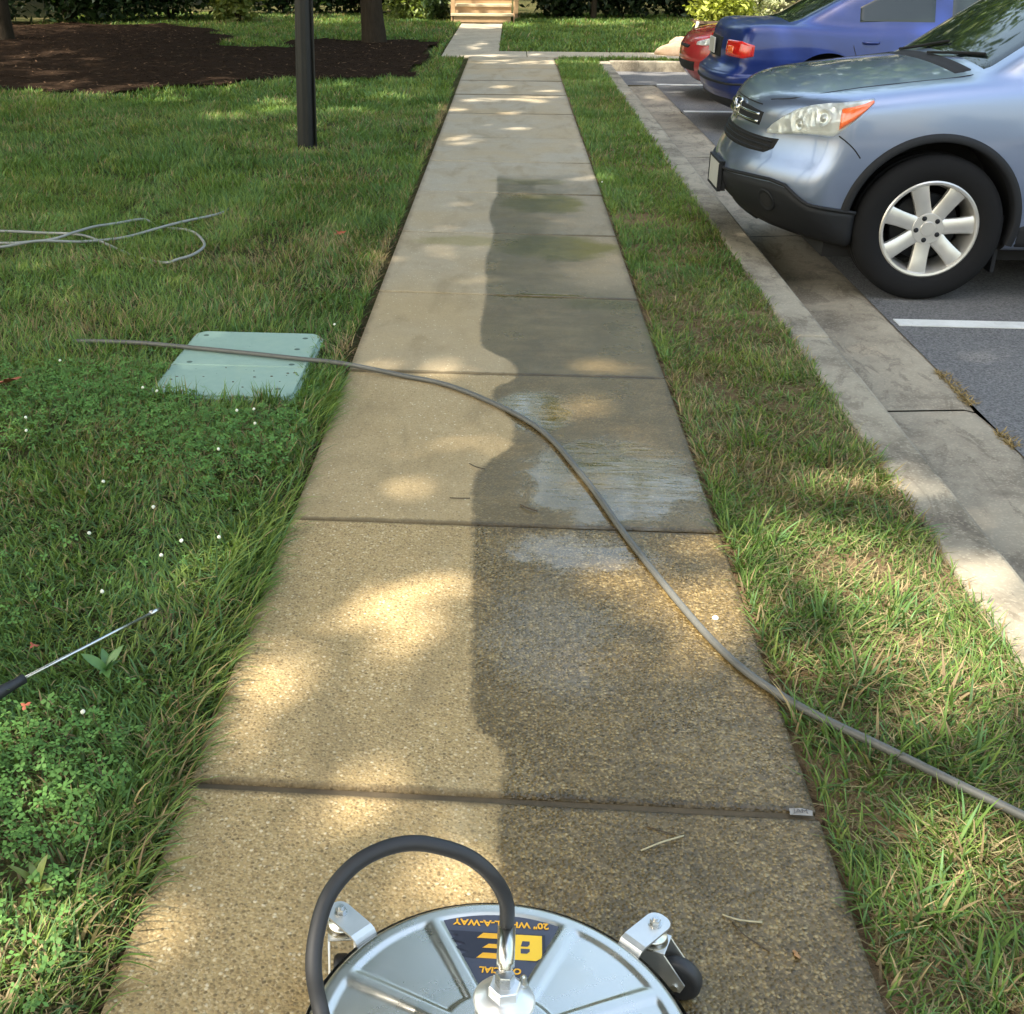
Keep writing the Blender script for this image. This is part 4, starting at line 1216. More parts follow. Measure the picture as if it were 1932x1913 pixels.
flat([(-.036, .137), (.062, .137), (.062, .188), (-.075, .188), (-.06, .18), (-.07, .172), (-.05, .165), (-.066, .156), (-.046, .150), (-.058, .142)], M['decal_dark'], 'emblem', -.0005)

# swivel hub, fitting and hose
def hexa(r, z0, z1):
    return lathe([(0, z0), (r, z0), (r, z1-.0015), (r*.93, z1), (0, z1)], 6)
hub = mesh_obj('hub', *lathe([(.0, DZ-.01), (.040, DZ-.01), (.040, DZ+.047), (.042, DZ+.050), (.043, DZ+.054), (.040, DZ+.058), (.026, DZ+.064), (.023, DZ+.066), (0, DZ+.066)], 48), M['alu'], sc_)
hub.location = (.004, .026, .008)
hx = mesh_obj('hex_nut', *hexa(.0225, DZ+.066, DZ+.083), M['alu'], sc_, smooth=False); hx.location = (.004, .026, .008); hx.rotation_euler = (0, 0, .25)
hx2 = mesh_obj('hex_nut', *hexa(.0135, DZ+.083, DZ+.102), M['steel'], sc_, smooth=False); hx2.location = (.004, .028, .008)
gf = mesh_obj('grease_fitting', *lathe([(.0, DZ+.058), (.006, DZ+.058), (.006, DZ+.068), (.0035, DZ+.07), (.005, DZ+.076), (.0, DZ+.08)], 12), M['steel'], sc_); gf.location = (.030, .046, .008)
f0 = Vector((.004, .030, DZ+.108)); f1 = Vector((.005, .089, .262))
mesh_obj('hose_ferrule', *tube([f0, f0.lerp(f1, .12), f0.lerp(f1, .14), f1], lambda t: .0095 if t < .35 else .0125, 16), M['steel'], sc_)
hose = [f0.lerp(f1, .6), f1, Vector((.008-CX, 1.24-CY, .33)), Vector((-.011-CX, 1.23-CY, .38)), Vector((-.04-CX, 1.23-CY, .41)), Vector((-.075-CX, 1.225-CY, .43)), Vector((-.117-CX, 1.22-CY, .44)),
        Vector((-.157-CX, 1.205-CY, .44)), Vector((-.193-CX, 1.182-CY, .43)), Vector((-.22-CX, 1.149-CY, .41)), Vector((-.231-CX, 1.116-CY, .38)), Vector((-.231-CX, 1.085-CY, .35)), Vector((-.22-CX, 1.061-CY, .31)),
        Vector((-.19-CX, 1.0-CY, .27)), Vector((-.12-CX, .88-CY, .28)), Vector((-.06-CX, .72-CY, .40)), Vector((-.05-CX, .55-CY, .55))]
mesh_obj('hose', *tube(spline(hose, 8), .0105, 16), M['rubber'], sc_)
# push handle, leaning back to the operator
for sx in (-.05, .05):
    mesh_obj('handle_bar', *tube(spline([(sx*.6, -.05, DZ+.03), (sx*.8, -.2, .22), (sx, -.62, .72), (sx, -.9, .92)], 5), .0125, 10), M['black_metal'], sc_)
mesh_obj('handle_bracket', *box(-.05, .05, -.085, -.03, DZ-.002, DZ+.035, .004), M['zinc'], sc_, smooth=False)

# casters on bent brackets
def caster(ang, wheel_ang):
    A = R(ang); rd = Vector((math.sin(A), math.cos(A), 0)); tg = Vector((rd.y, -rd.x, 0))
    root = empty('caster', (0, 0, 0), 0, sc_)
    def P(r, t, z): return rd*r+tg*t+Vector((0, 0, z))
    prof = [(.274, .07), (.280, .118), (.286, .126), (.295, .129), (.350, .129)]
    w = .020; th = .004; V = []; F = []
    for (r, zz) in prof:
        V += [P(r, -w, zz), P(r, w, zz), P(r, w, zz-th), P(r, -w, zz-th)]
    for k in range(4):                                    # rounded end
        a = R(25+k*20); rr = .350+.017*math.sin(a); ww = w*max(.25, math.cos(a*.92))
        V += [P(rr, -ww, .129), P(rr, ww, .129), P(rr, ww, .129-th), P(rr, -ww, .129-th)]
    m = len(V)//4
    for i in range(m-1):
        for j in range(4):
            F.append((4*i+j, 4*i+(j+1) % 4, 4*i+4+(j+1) % 4, 4*i+4+j))
    F += [(0, 3, 2, 1), (4*m-4, 4*m-3, 4*m-2, 4*m-1)]
    mesh_obj('bracket', V, F, M['zinc'], root, smooth=False)
    c = P(.343, 0, 0)
    nt = mesh_obj('nut', *join([lathe([(.0105, .1295), (.0105, .131), (0, .131)], 16), hexa(.0085, .131, .139), lathe([(.0045, .139), (.0045, .143), (0, .143)], 10)]), M['steel'], root, smooth=False); nt.location = c
    sw = mesh_obj('swivel', *lathe([(0, .124), (.009, .124), (.009, .112), (.020, .110), (.022, .104), (.018, .101), (.023, .098), (.022, .092), (0, .090)], 24), M['steel'], root); sw.location = c
    B = R(wheel_ang); b = Vector((math.sin(B), math.cos(B), 0)); n_ = Vector((b.y, -b.x, 0))
    Mx = Matrix(((b.x, n_.x, 0, c.x), (b.y, n_.y, 0, c.y), (0, 0, 1, 0), (0, 0, 0, 1)))
    fk = []
    for s in (-1, 1):
        y0, y1 = (.0185, .0215) if s > 0 else (-.0215, -.0185)
        pts = [(-.022, .094), (.022, .094), (.060, .046), (.054, .030), (.036, .030), (-.012, .068)]
        VV = [Vector((p[0], y0, p[1])) for p in pts]+[Vector((p[0], y1, p[1])) for p in pts]
        k = len(pts)
        FF = [tuple(range(k)), tuple(range(2*k-1, k-1, -1))]+[(i, (i+1) % k+0, k+(i+1) % k, k+i) for i in range(k)]
        fk.append((VV, FF))
    fk.append(box(-.022, .024, -.0215, .0215, .0935, .0965, .001))
    mesh_obj('fork', *xform(join(fk), Mx), M['zinc'], root, smooth=False)
    wv = lathe([(0, -.0135), (.027, -.0135), (.033, -.012), (.037, -.007), (.037, .007), (.033, .012), (.027, .0135), (0, .0135)], 40, 'y')
    Mw = Mx @ Matrix.Translation((.045, 0, .0375))
    mesh_obj('wheel', *xform(wv, Mw), M['rubber'], root)
    mesh_obj('axle', *xform(lathe([(0, -.0245), (.006, -.0245), (.006, .0245), (0, .0245)], 8, 'y'), Mw), M['steel'], root, smooth=False)
caster(44, 112)
caster(-47, 172)
caster(136, 190)
caster(-136, 170)

# ------------------------------------------------------------------ car bodies: one smooth closed shell each
def hermite(xs, ys):
    xs = np.array(xs, float); ys = np.array(ys, float)
    m = np.gradient(ys, xs)
    def f(x):
        x = np.clip(x, xs[0], xs[-1])
        i = np.clip(np.searchsorted(xs, x)-1, 0, len(xs)-2)
        h = xs[i+1]-xs[i]; t = (x-xs[i])/h
        return ((2*t**3-3*t**2+1)*ys[i]+(t**3-2*t**2+t)*h*m[i]+(-2*t**3+3*t**2)*ys[i+1]+(t**3-t**2)*h*m[i+1])
    return f

def smax(a, b, k):
    h = np.clip(.5+.5*(a-b)/k, 0, 1)
    return b+(a-b)*h+k*h*(1-h)
def smin(a, b, k): return -smax(-a, -b, k)

class Body:
    """x from the front (0) to the back (L), y across, z up from the ground"""
    def __init__(s, L, top, front, bow, back, backbow, plan, side, zb, crown, roof, cabw, tumble, belt, kb=.07, kc=.08, kj=.05, shoulder=0.0):
        s.L, s.zb, s.tumble, s.belt = L, zb, tumble, belt
        s.top = hermite(*zip(*top)); s.front = hermite(*zip(*front)); s.back = hermite(*zip(*back))
        s.bow, s.backbow = bow, backbow
        s.plan = hermite(*zip(*plan)); s.side = hermite(*zip(*side)); s.crown = crown
        s.roof = hermite(*zip(*roof)); s.cabw = hermite(*zip(*cabw))
        s.kb, s.kc, s.kj = kb, kc, kj
        s.shoulder = shoulder
    def f(s, p):
        x, y, z = p[:, 0], np.abs(p[:, 1]), p[:, 2]
        w = s.plan(x)
        g1 = y-w*s.side(z)
        q = y/.9
        g2 = z-(s.top(x)-s.crown*q**2-.05*np.clip(q-.72, 0, 1)**2*4)
        g3 = (s.front(z)+s.bow*q**2.4)-x
        g4 = x-(s.L-s.back(z)-s.backbow*q**2.4)
        g5 = s.zb-z
        b = smax(smax(g1, g2, s.kb), smax(smax(g3, g4, .02), g5, .06), s.kb)
        c1 = y-(s.cabw(x)-s.tumble*(z-s.belt))
        c2 = (z-(s.roof(x)-.05*(y/.75)**2))*.8
        c = smax(smax(c1, c2, s.kc), (s.belt-.25)-z, .02)
        return smin(b, c, s.kj)
    def grad(s, p, e=1e-3):
        g = np.empty_like(p)
        for i in range(3):
            d = np.zeros(3); d[i] = e
            g[:, i] = (s.f(p+d)-s.f(p-d))/(2*e)
        return g
    def settle(s, p, it=40):
        p = p.copy()
        for _ in range(it):
            v = s.f(p); g = s.grad(p)
            st = (v/np.maximum((g**2).sum(1), .05))[:, None]*g
            n = np.linalg.norm(st, axis=1, keepdims=True)
            p -= st*np.minimum(1, .06/np.maximum(n, 1e-9))
        return p
    def hit(s, o, d, tmax=3.0, n=160):
        """first surface point along rays from outside (o, d arrays)"""
        t = np.zeros(len(o)); done = np.zeros(len(o), bool)
        lo = np.zeros(len(o)); hi = np.full(len(o), np.nan)
        for k in range(1, n+1):
            tt = tmax*k/n
            v = s.f(o+d*tt)
            new = (~done) & (v <= 0)
            hi[new] = tt; lo[new] = tmax*(k-1)/n; done |= new
        hi = np.where(np.isnan(hi), tmax, hi)
        for _ in range(18):
            m = (lo+hi)/2; v = s.f(o+d*m[:, None]); hi = np.where(v <= 0, m, hi); lo = np.where(v <= 0, lo, m)
        return o+d*hi[:, None], done

SUV = Body(4.53,
    top=[(-.2, .74), (.0, .80), (.08, .89), (.2, .955), (.4, 1.005), (.7, 1.05), (1.05, 1.09), (1.4, 1.115), (2.2, 1.12), (4.0, 1.13), (4.7, 1.12)],
    front=[(0, .42), (.2, .30), (.3, .15), (.42, .03), (.52, .0), (.60, .012), (.68, .05), (.76, .075), (.86, .085), (.95, .12), (1.1, .20)],
    bow=.34, back=[(0, .2), (.3, .05), (.55, .0), (.8, .05), (1.1, .08), (1.4, .15)], backbow=.12,
    plan=[(-.1, .86), (.3, .885), (.6, .905), (.9, .912), (1.6, .905), (3.6, .905), (4.2, .88), (4.6, .84)],
    side=[(0, .93), (.25, .965), (.45, .99), (.62, 1.0), (.8, .995), (.95, .975), (1.08, .945), (1.3, .88)], zb=.25, crown=.045,
    roof=[(.6, .80), (1.0, 1.05), (1.25, 1.22), (1.6, 1.45), (1.9, 1.60), (2.2, 1.655), (2.8, 1.675), (3.6, 1.64), (4.1, 1.56), (4.35, 1.3), (4.5, .9), (4.7, .4)],
    cabw=[(.6, .74), (1.1, .80), (1.6, .845), (2.2, .865), (3.4, .86), (4.3, .80)], tumble=.27, belt=1.06, kb=.06, kc=.07, kj=.035)

SEDAN = Body(4.42,
    top=[(-.2, .62), (.0, .66), (.1, .74), (.3, .80), (.8, .87), (1.2, .92), (1.8, .95), (3.3, .96), (3.7, .985), (4.1, .99), (4.3, .97), (4.5, .93)],
    front=[(0, .25), (.2, .12), (.35, .02), (.5, 0), (.6, .02), (.7, .07), (.8, .12), (1, .2)],
    bow=.30, back=[(0, .35), (.2, .16), (.3, .05), (.42, .0), (.55, .0), (.60, .055), (.75, .075), (.9, .11), (1.0, .16), (1.2, .25)], backbow=.17,
    plan=[(-.1, .80), (.4, .835), (.9, .85), (2.2, .855), (3.5, .85), (4.1, .83), (4.5, .80)],
    side=[(0, .92), (.25, .965), (.45, 1.0), (.6, 1.0), (.8, .985), (.92, .955), (1.05, .91), (1.3, .84)], zb=.19, crown=.03,
    roof=[(.8, .78), (1.2, .98), (1.6, 1.20), (1.95, 1.35), (2.3, 1.395), (2.9, 1.375), (3.2, 1.28), (3.55, 1.10), (3.85, .93), (4.2, .70), (4.5, .5)],
    cabw=[(.8, .68), (1.3, .74), (2.0, .78), (3.0, .77), (3.9, .70)], tumble=.36, belt=.93, kb=.06, kc=.07, kj=.06)
HATCH = Body(4.05,
    top=[(-.2, .58), (.0, .63), (.1, .69), (.3, .755), (.7, .82), (1.1, .87), (1.8, .93), (4.2, .97)],
    front=[(0, .30), (.2, .14), (.35, .02), (.5, 0), (.6, .02), (.7, .06), (.8, .11), (1, .2)],
    bow=.34, back=[(0, .2), (.3, .05), (.5, 0), (.8, .05), (1.0, .1), (1.3, .2)], backbow=.14,
    plan=[(-.1, .79), (.4, .83), (.9, .845), (3.2, .845), (4.2, .80)],
    side=[(0, .92), (.25, .965), (.45, 1.0), (.6, 1.0), (.8, .985), (.95, .95), (1.1, .9), (1.3, .84)], zb=.19, crown=.04,
    roof=[(.8, .66), (1.15, .88), (1.5, 1.12), (1.85, 1.33), (2.2, 1.42), (3.0, 1.40), (3.6, 1.28), (3.95, 1.0), (4.2, .6)],
    cabw=[(.6, .66), (1.2, .74), (2.0, .77), (3.6, .74)], tumble=.33, belt=.95, kb=.07, kc=.08, kj=.05)

def paint(name, color, metal, rough=.32, coat=1.0):
    t = NT(name); P = t.obj()
    n = t.noise(P, 900.0, 2); d = t.noise(P, 2.2, 5, .6)
    c = t.mix(n, tuple(v*.9 for v in color), tuple(v*1.1 for v in color))
    c = t.mix(t.math('MULTIPLY', t.step(d, .5, .8), .10), c, (.3, .28, .25))
    z = t.sep(t.pos())[2]
    c = t.mix(t.math('MULTIPLY', t.step(t.math('ADD', z, t.math('MULTIPLY', d, .15)), .42, .02), .28), c, (.20, .18, .16))
    m = t.bsdf(c, rough, metal)
    t.p.inputs['Coat Weight'].default_value = coat
    t.set(t.p.inputs['Coat Roughness'], t.math('ADD', .03, t.math('MULTIPLY', d, .06)))
    return m
M['suv'] = paint('silver_blue_paint', (.20, .25, .375), .65, .32)
M['blue'] = paint('dark_blue_paint', (.004, .019, .135), .2, .35, .5)
M['red'] = paint('red_paint', (.36, .010, .018), .15, .4)
M['clad'] = simple('dark_grey_cladding', (.013, .014, .017), .6, 0, .2, 60, bump=.1, Specular_IOR_Level=.25)
M['tyre'] = simple('tyre_rubber', (.009, .009, .010), .85, 0, .25, 30, bump=.1, Specular_IOR_Level=.18)
M['alloy'] = simple('silver_alloy', (.62, .60, .57), .34, .7, .10, 25)
M['well'] = simple('wheel_well_black', (.008, .008, .009), .9, 0, .1, 10)
M['carglass'] = simple('dark_car_glass', (.012, .018, .018), .03, 0, .1, 3, Specular_IOR_Level=.5)
M['chrome'] = simple('chrome', (.75, .75, .75), .10, 1.0, .05, 10)
M['gap'] = simple('panel_gap', (.01, .01, .012), .8, 0, .1, 10)
def lamp_back():
    t = NT('headlamp_reflector'); P = t.obj()
    v = t.voronoi(t.scale(P, (1, 1, .6)), 26.0)
    c = t.mix(t.sep(v['Color'])[0], (.60, .62, .62), (.92, .93, .92))
    return t.bsdf(c, .25, .25, t.bump(v['Distance'], .6, .02))
M['reflector'] = lamp_back()
M['bowl'] = simple('lamp_bowl', (.70, .71, .70), .25, .6, .1, 20)
def clear():
    t = NT('clear_lens'); 
    m = t.bsdf((.93, .95, .94), .30, 0)
    t.p.inputs['Transmission Weight'].default_value = 1.0; t.p.inputs['IOR'].default_value = 1.25
    return m
M['lens'] = clear()
M['amber'] = simple('amber_lens', (.85, .16, .045), .15, 0, .12, 40, Coat_Weight=1.0)
M['red_lens'] = simple('red_lens', (.55, .012, .012), .12, 0, .15, 30, Coat_Weight=1.0)
M['number_plate'] = simple('number_plate_white', (.46, .46, .45), .4, 0, .12, 30)

def shell(B, wheels, rw, name, mat, parent):
    """cage -> settled on the body surface -> wheel wells cut"""
    x0, x1, y1, z0, z1 = -.15, B.L+.15, 1.02, .12, 1.85
    nx, ny, nz = 150, 60, 60
    V = []; F = []; key = {}
    def vid(i, j, k):
        if (i, j, k) not in key:
            key[i, j, k] = len(V); V.append((x0+(x1-x0)*i/nx, -y1+2*y1*j/ny, z0+(z1-z0)*k/nz))
        return key[i, j, k]
    for i in range(nx):
        for j in range(ny):
            F.append((vid(i, j, 0), vid(i, j+1, 0), vid(i+1, j+1, 0), vid(i+1, j, 0)))
            F.append((vid(i, j, nz), vid(i+1, j, nz), vid(i+1, j+1, nz), vid(i, j+1, nz)))
        for k in range(nz):
            F.append((vid(i, 0, k), vid(i+1, 0, k), vid(i+1, 0, k+1), vid(i, 0, k+1)))
            F.append((vid(i, ny, k), vid(i, ny, k+1), vid(i+1, ny, k+1), vid(i+1, ny, k)))
    for j in range(ny):
        for k in range(nz):
            F.append((vid(0, j, k), vid(0, j, k+1), vid(0, j+1, k+1), vid(0, j+1, k)))
            F.append((vid(nx, j, k), vid(nx, j+1, k), vid(nx, j+1, k+1), vid(nx, j, k+1)))
    C0 = np.array(V)
    tgt = np.stack([np.clip(C0[:, 0], .85, B.L-.8), np.zeros(len(C0)), np.clip(C0[:, 2]*.35+.38, .5, .8)], 1)
    d = tgt-C0; d /= np.linalg.norm(d, axis=1, keepdims=True)
    P = B.hit(C0, d, 2.0, 130)[0]
    o = mesh_obj(name, P, F, mat, None)
    tmp = []
    for wx in wheels:
        for s in (-1, 1):
            c = mesh_obj('cutter', *xform(join([lathe([(rw, -.25), (rw, .25)], 48, 'y')]), Matrix.Translation((wx, s*.83, .385))), M['well'])
            me = c.data
            bm = bmesh.new(); bm.from_mesh(me)
            bmesh.ops.holes_fill(bm, edges=[e for e in bm.edges if e.is_boundary])
            bmesh.ops.recalc_face_normals(bm, faces=bm.faces); bm.to_mesh(me); bm.free()
            md = o.modifiers.new('cut', 'BOOLEAN'); md.operation = 'DIFFERENCE'; md.object = c; md.solver = 'EXACT'
            tmp.append(c)
    dg = bpy.context.evaluated_depsgraph_get()
    me = bpy.data.meshes.new_from_object(o.evaluated_get(dg), preserve_all_data_layers=True, depsgraph=dg)
    o.modifiers.clear(); old = o.data; o.data = me; bpy.data.meshes.remove(old)
    me.materials.clear(); me.materials.append(mat); me.materials.append(M['well'])
    for pl in me.polygons:
        c = pl.center
        for wx in wheels:
            if abs(pl.normal.y) < .98 or abs(c.y) < .7:
                if (c.x-wx)**2+(c.z-.385)**2 < (rw+.004)**2 and abs(c.y) > .5:
                    r_ = math.hypot(c.x-wx, c.z-.385)
                    if r_ > rw-.006 or abs(c.y) < .62: pl.material_index = 1
    me.shade_smooth(); me.set_sharp_from_angle(angle=R(38))
    for c in tmp:
        m_ = c.data; bpy.data.objects.remove(c); bpy.data.meshes.remove(m_)
    o.parent = parent
    return o

def normals(B, P):
    g = B.grad(P); return g/np.linalg.norm(g, axis=1, keepdims=True)

def wrap_points(B, ox, phi, z):
    phi = np.radians(np.asarray(phi, float)); z = np.asarray(z, float)
    d = np.stack([np.cos(phi), np.sin(phi), 0*phi], 1)
    o = np.stack([ox-2.2*np.cos(phi), -2.2*np.sin(phi), z], 1)
    return B.hit(o, d, 2.3)[0]
def side_points(B, x, z, s):
    x = np.asarray(x, float); z = np.asarray(z, float)
    o = np.stack([x, np.full(len(x), s*1.3), z], 1); d = np.tile([0, -s*1.0, 0], (len(x), 1))
    return B.hit(o, d, 1.3)[0]
def top_points(B, x, y):
    x = np.asarray(x, float); y = np.asarray(y, float)
    o = np.stack([x, y, np.full(len(x), 2.2)], 1); d = np.tile([0, 0, -1.0], (len(x), 1))
    return B.hit(o, d, 2.0)[0]

def strip(B, lo, hi, pts, off, nrow=8, rim=True, flip=False):
    """quad patch between a lower and an upper edge, laid on the body; pts(u, v)->points; edges dip into the body"""
    n = len(lo)
    U = []; W = []
    for j in range(nrow+1):
        t = j/nrow
        for i in range(n):
            U.append(lo[i][0]+(hi[i][0]-lo[i][0])*t); W.append(lo[i][1]+(hi[i][1]-lo[i][1])*t)
    P = pts(U, W); N = normals(B, P)
    o = np.full(len(P), off)
    if rim:
        for j in range(nrow+1):
            for i in range(n):
                if j in (0, nrow) or i in (0, n-1): o[j*n+i] = -.012
    P = P+N*o[:, None]
    F = [(j*n+i, j*n+i+1, (j+1)*n+i+1, (j+1)*n+i) for j in range(nrow) for i in range(n-1)]
    return P, F

def dense(poly, n):
    """resample a polyline of (u, v) to n points by u"""
    u = np.linspace(poly[0][0], poly[-1][0], n)
    return [(a, float(np.interp(a, [p[0] for p in poly], [p[1] for p in poly]))) for a in u]

def seam(B, P, name, parent, r=.0036):
    N = normals(B, np.array(P)); Q = np.array(P)-N*.0012
    return mesh_obj(name, *tube(spline([Vector(q) for q in Q], 4), r, 6), M['gap'], parent)

def wheel(x, s, tr_, rim_r, parent, nsp=7, width=.215, yc=.80, rot=7):
    w = empty('wheel', (x, s*yc, tr_), 0, parent)
    if s > 0: w.rotation_euler = (0, 0, math.pi)
    h = width/2
    # outer face looks to -y
    mesh_obj('tyre', *lathe([(rim_r*.98, -h*.80), (rim_r*1.03, -h*.92), (rim_r*1.16, -h*1.06), (tr_*.86, -h*1.06), (tr_*.94, -h*.98), (tr_*.985, -h*.82), (tr_, -h*.62),
                             (tr_*1.0, -h*.34), (tr_*.985, -h*.32), (tr_*.985, -h*.27), (tr_*1.0, -h*.25), (tr_*1.0, h*.25), (tr_*.985, h*.27), (tr_*.985, h*.32), (tr_, h*.34), (tr_, h*.62), (tr_*.94, h*.98), (tr_*.84, h*1.06), (rim_r, h*.8), (rim_r*.9, h*.7)], 72, 'y'), M['tyre'], w)
    parts = [lathe([(rim_r*1.0, -h*.78), (rim_r*1.03, -h*.93), (rim_r*1.0, -h*.97), (rim_r*.955, -h*.95), (rim_r*.935, -h*.86), (rim_r*.90, -h*.55), (rim_r*.86, h*.4), (rim_r*.9, h*.8)], 72, 'y')]
    for k in range(nsp):
        a = R(rot+360*k/nsp)
        ca, sa = math.cos(a), math.sin(a)
        rows = []
        for (r, wd, yo) in ((.03, .040, -h*.74), (.065, .039, -h*.74), (.10, .037, -h*.75), (.15, .038, -h*.82), (rim_r*.86, .042, -h*.87), (rim_r*.95, .048, -h*.86)):
            rows.append([(r, -wd, yo+.03), (r, -wd, yo+.006), (r, -wd*.72, yo), (r, wd*.72, yo), (r, wd, yo+.006), (r, wd, yo+.03)])
        V = []; F = []
        for row in rows:
            for (r, t, y) in row: V.append((r*ca-t*sa, y, r*sa+t*ca))
        for i in range(len(rows)-1):
            for j in range(5): F.append((i*6+j, i*6+j+1, (i+1)*6+j+1, (i+1)*6+j))
        parts.append((V, F))
    parts.append(lathe([(0, -h*.80), (.034, -h*.80), (.037, -h*.77), (.074, -h*.76), (.080, -h*.70), (.080, -h*.4)], 40, 'y'))
    rim = mesh_obj('rim', *join(parts), M['alloy'], w)
    rim.data.set_sharp_from_angle(angle=R(40))
    lug = [lathe([(.0, -h*.79), (.0075, -h*.79), (.0075, -h*.74)], 8, 'y')]
    for k in range(5):
        a = R(rot+36+72*k)
        mesh_obj('wheel_nut', *xform(join([lathe([(.0055, -h*.772), (.0125, -h*.772), (.0125, -h*.75)], 12, 'y'), lathe([(0, -h*.80), (.0065, -h*.80), (.008, -h*.78), (.008, -h*.77)], 6, 'y')]), Matrix.Translation((.056*math.cos(a), 0, .056*math.sin(a)))), M['clad'], w)
    mesh_obj('brake_disc', *lathe([(0, -.01), (.16, -.01), (.165, 0), (.165, .02), (0, .02)], 40, 'y'), M['clad'], w)
    return w

# ---------------------------------------------------------------- silver blue SUV
suv = props(empty('parked_suv', (1.17, 6.90, -.132)), 'silver blue SUV parked nose to the kerb, nearest of the three cars', 'car', 'cars parked along the kerb')
shell(SUV, (.895, 3.52), .405, 'body', M['suv'], suv)
OX = .75
def wr(B, ox): return lambda u, w: wrap_points(B, ox, u, w)
W_ = wr(SUV, OX)
up = [(37.6, .762), (42, .815), (47.3, .863), (52.9, .91), (58.8, .937), (64.2, .954), (71.1, .966), (77.9, .971)]
lo = [(37.6, .757), (45, .757), (52, .769), (58, .779), (66.7, .783), (68.4, .802), (71.5, .853), (75, .912), (77.9, .966)]
for s in (1, -1):
    a, b = [(s*p, q) for p, q in dense(lo, 34)], [(s*p, q) for p, q in dense(up, 34)]
    hl = mesh_obj('headlight', *strip(SUV, a, b, W_, .003, 10), M['reflector'], suv)
    mesh_obj('lens', *strip(SUV, a, b, W_, .011, 10), M['lens'], hl)
    lo2 = [(67.9, .815), (68.6, .817), (71.5, .857), (75, .914), (77.6, .962)]; up2 = [(67.9, .936), (71.1, .944), (75, .955), (77.6, .966)]
    mesh_obj('indicator', *strip(SUV, [(s*p, q) for p, q in dense(lo2, 14)], [(s*p, q) for p, q in dense(up2, 14)], W_, .0135, 6), M['amber'], hl)
    for (ph, zz, rr) in ((63.2, .873, .044), (54.8, .83, .030)):
        c = wrap_points(SUV, OX, [s*ph], [zz])[0]; nn = normals(SUV, c[None])[0]
        q = Vector(nn).to_track_quat('Z', 'Y').to_matrix().to_4x4()
        mesh_obj('lamp_bowl', *xform(lathe([(rr, .002), (rr*.96, .007), (rr*.9, .007), (rr*.6, .003), (rr*.3, .0035), (rr*.28, .008), (0, .009)], 28), Matrix.Translation(Vector(c)+Vector(nn)*.0005) @ q), M['bowl'], hl)
# grilles
ug = mesh_obj('grille', *strip(SUV, dense([(-33, .775), (33, .775)], 40), dense([(-35, .855), (-20, .868), (0, .872), (20, .868), (35, .855)], 40), W_, .003, 10), M['clad'], suv)
for zz in (.80, .835):
    P = wrap_points(SUV, OX, np.linspace(-31, 31, 30), np.full(30, zz)); P += normals(SUV, P)*.006
    mesh_obj('grille_bar', *tube([Vector(q) for q in P], .007, 8), M['chrome'], ug)
lg = mesh_obj('grille', *strip(SUV, dense([(-46, .700), (-40, .656), (-30, .652), (0, .650), (30, .652), (40, .656), (46, .700)], 44), dense([(-48, .746), (-37, .742), (0, .742), (37, .742), (48, .746)], 44), W_, .003, 10), M['well'], suv)
for zz in (.672, .696, .720):
    e = 43 if zz > .68 else 39
    P = wrap_points(SUV, OX, np.linspace(-e, e, 40), np.full(40, zz)); P += normals(SUV, P)*.005
    mesh_obj('grille_bar', *tube([Vector(q) for q in P], .0055, 8), M['clad'], lg)
# chrome emblem: rounded frame around a letter H
def on_front(pts, off):
    P = wrap_points(SUV, OX, [p[0] for p in pts], [p[1] for p in pts]); return [Vector(q) for q in P+normals(SUV, P)*off]
fr = [(-6.2, .868), (0, .874), (6.2, .868), (7.0, .855), (4.6, .785), (3.6, .776), (0, .774), (-3.6, .776), (-4.6, .785), (-7.0, .855), (-6.2, .868)]
em = mesh_obj('emblem', *tube(spline(on_front(fr, .014), 4), .0055, 8), M['chrome'], suv)
for pts in ([(-4.6, .857), (-3.0, .788)], [(4.6, .857), (3.0, .788)], [(-3.8, .822), (3.8, .822)]):
    mesh_obj('emblem_stroke', *tube(on_front(pts, .015), .0075, 8), M['chrome'], em)
# cladding
ct = [(-76.5, .435), (-74, .44), (-69, .45), (-62.3, .466), (-58.9, .494), (-54.4, .537), (-47.4, .55), (-36, .545), (-14.5, .524), (0, .53), (14.5, .524), (36, .545), (47.4, .55), (54.4, .537), (58.9, .494), (62.3, .466), (69, .45), (74, .44), (76.5, .435)]
cl = mesh_obj('lower_bumper', *strip(SUV, dense([(-76.5, .252), (0, .258), (76.5, .252)], 120), dense(ct, 120), W_, .010, 12), M['clad'], suv)
P = wrap_points(SUV, OX, [q[0] for q in dense(ct, 90)], [q[1] for q in dense(ct, 90)]); P += normals(SUV, P)*.006
mesh_obj('bumper_lip', *tube([Vector(q) for q in P], .009, 8), M['clad'], cl)
for s in (1, -1):
    c = wrap_points(SUV, OX, [s*46.5], [.445])[0]; nn = normals(SUV, c[None])[0]
    q = Vector(nn).to_track_quat('Z', 'Y').to_matrix().to_4x4()
    fg = mesh_obj('fog_light_recess', *xform(lathe([(.062, .010), (.058, .016), (.050, .014), (.040, .011), (0, .011)], 28), Matrix.Translation(c) @ q), M['clad'], suv)
    mesh_obj('fog_light_cover', *xform(lathe([(.040, .0125), (.02, .015), (0, .0155)], 24), Matrix.Translation(c) @ q), M['well'], fg)
mesh_obj('skid_plate', *strip(SUV, dense([(-30, .27), (30, .27)], 20), dense([(-30, .33), (30, .33)], 20), W_, .018, 4), M['clad'], suv)
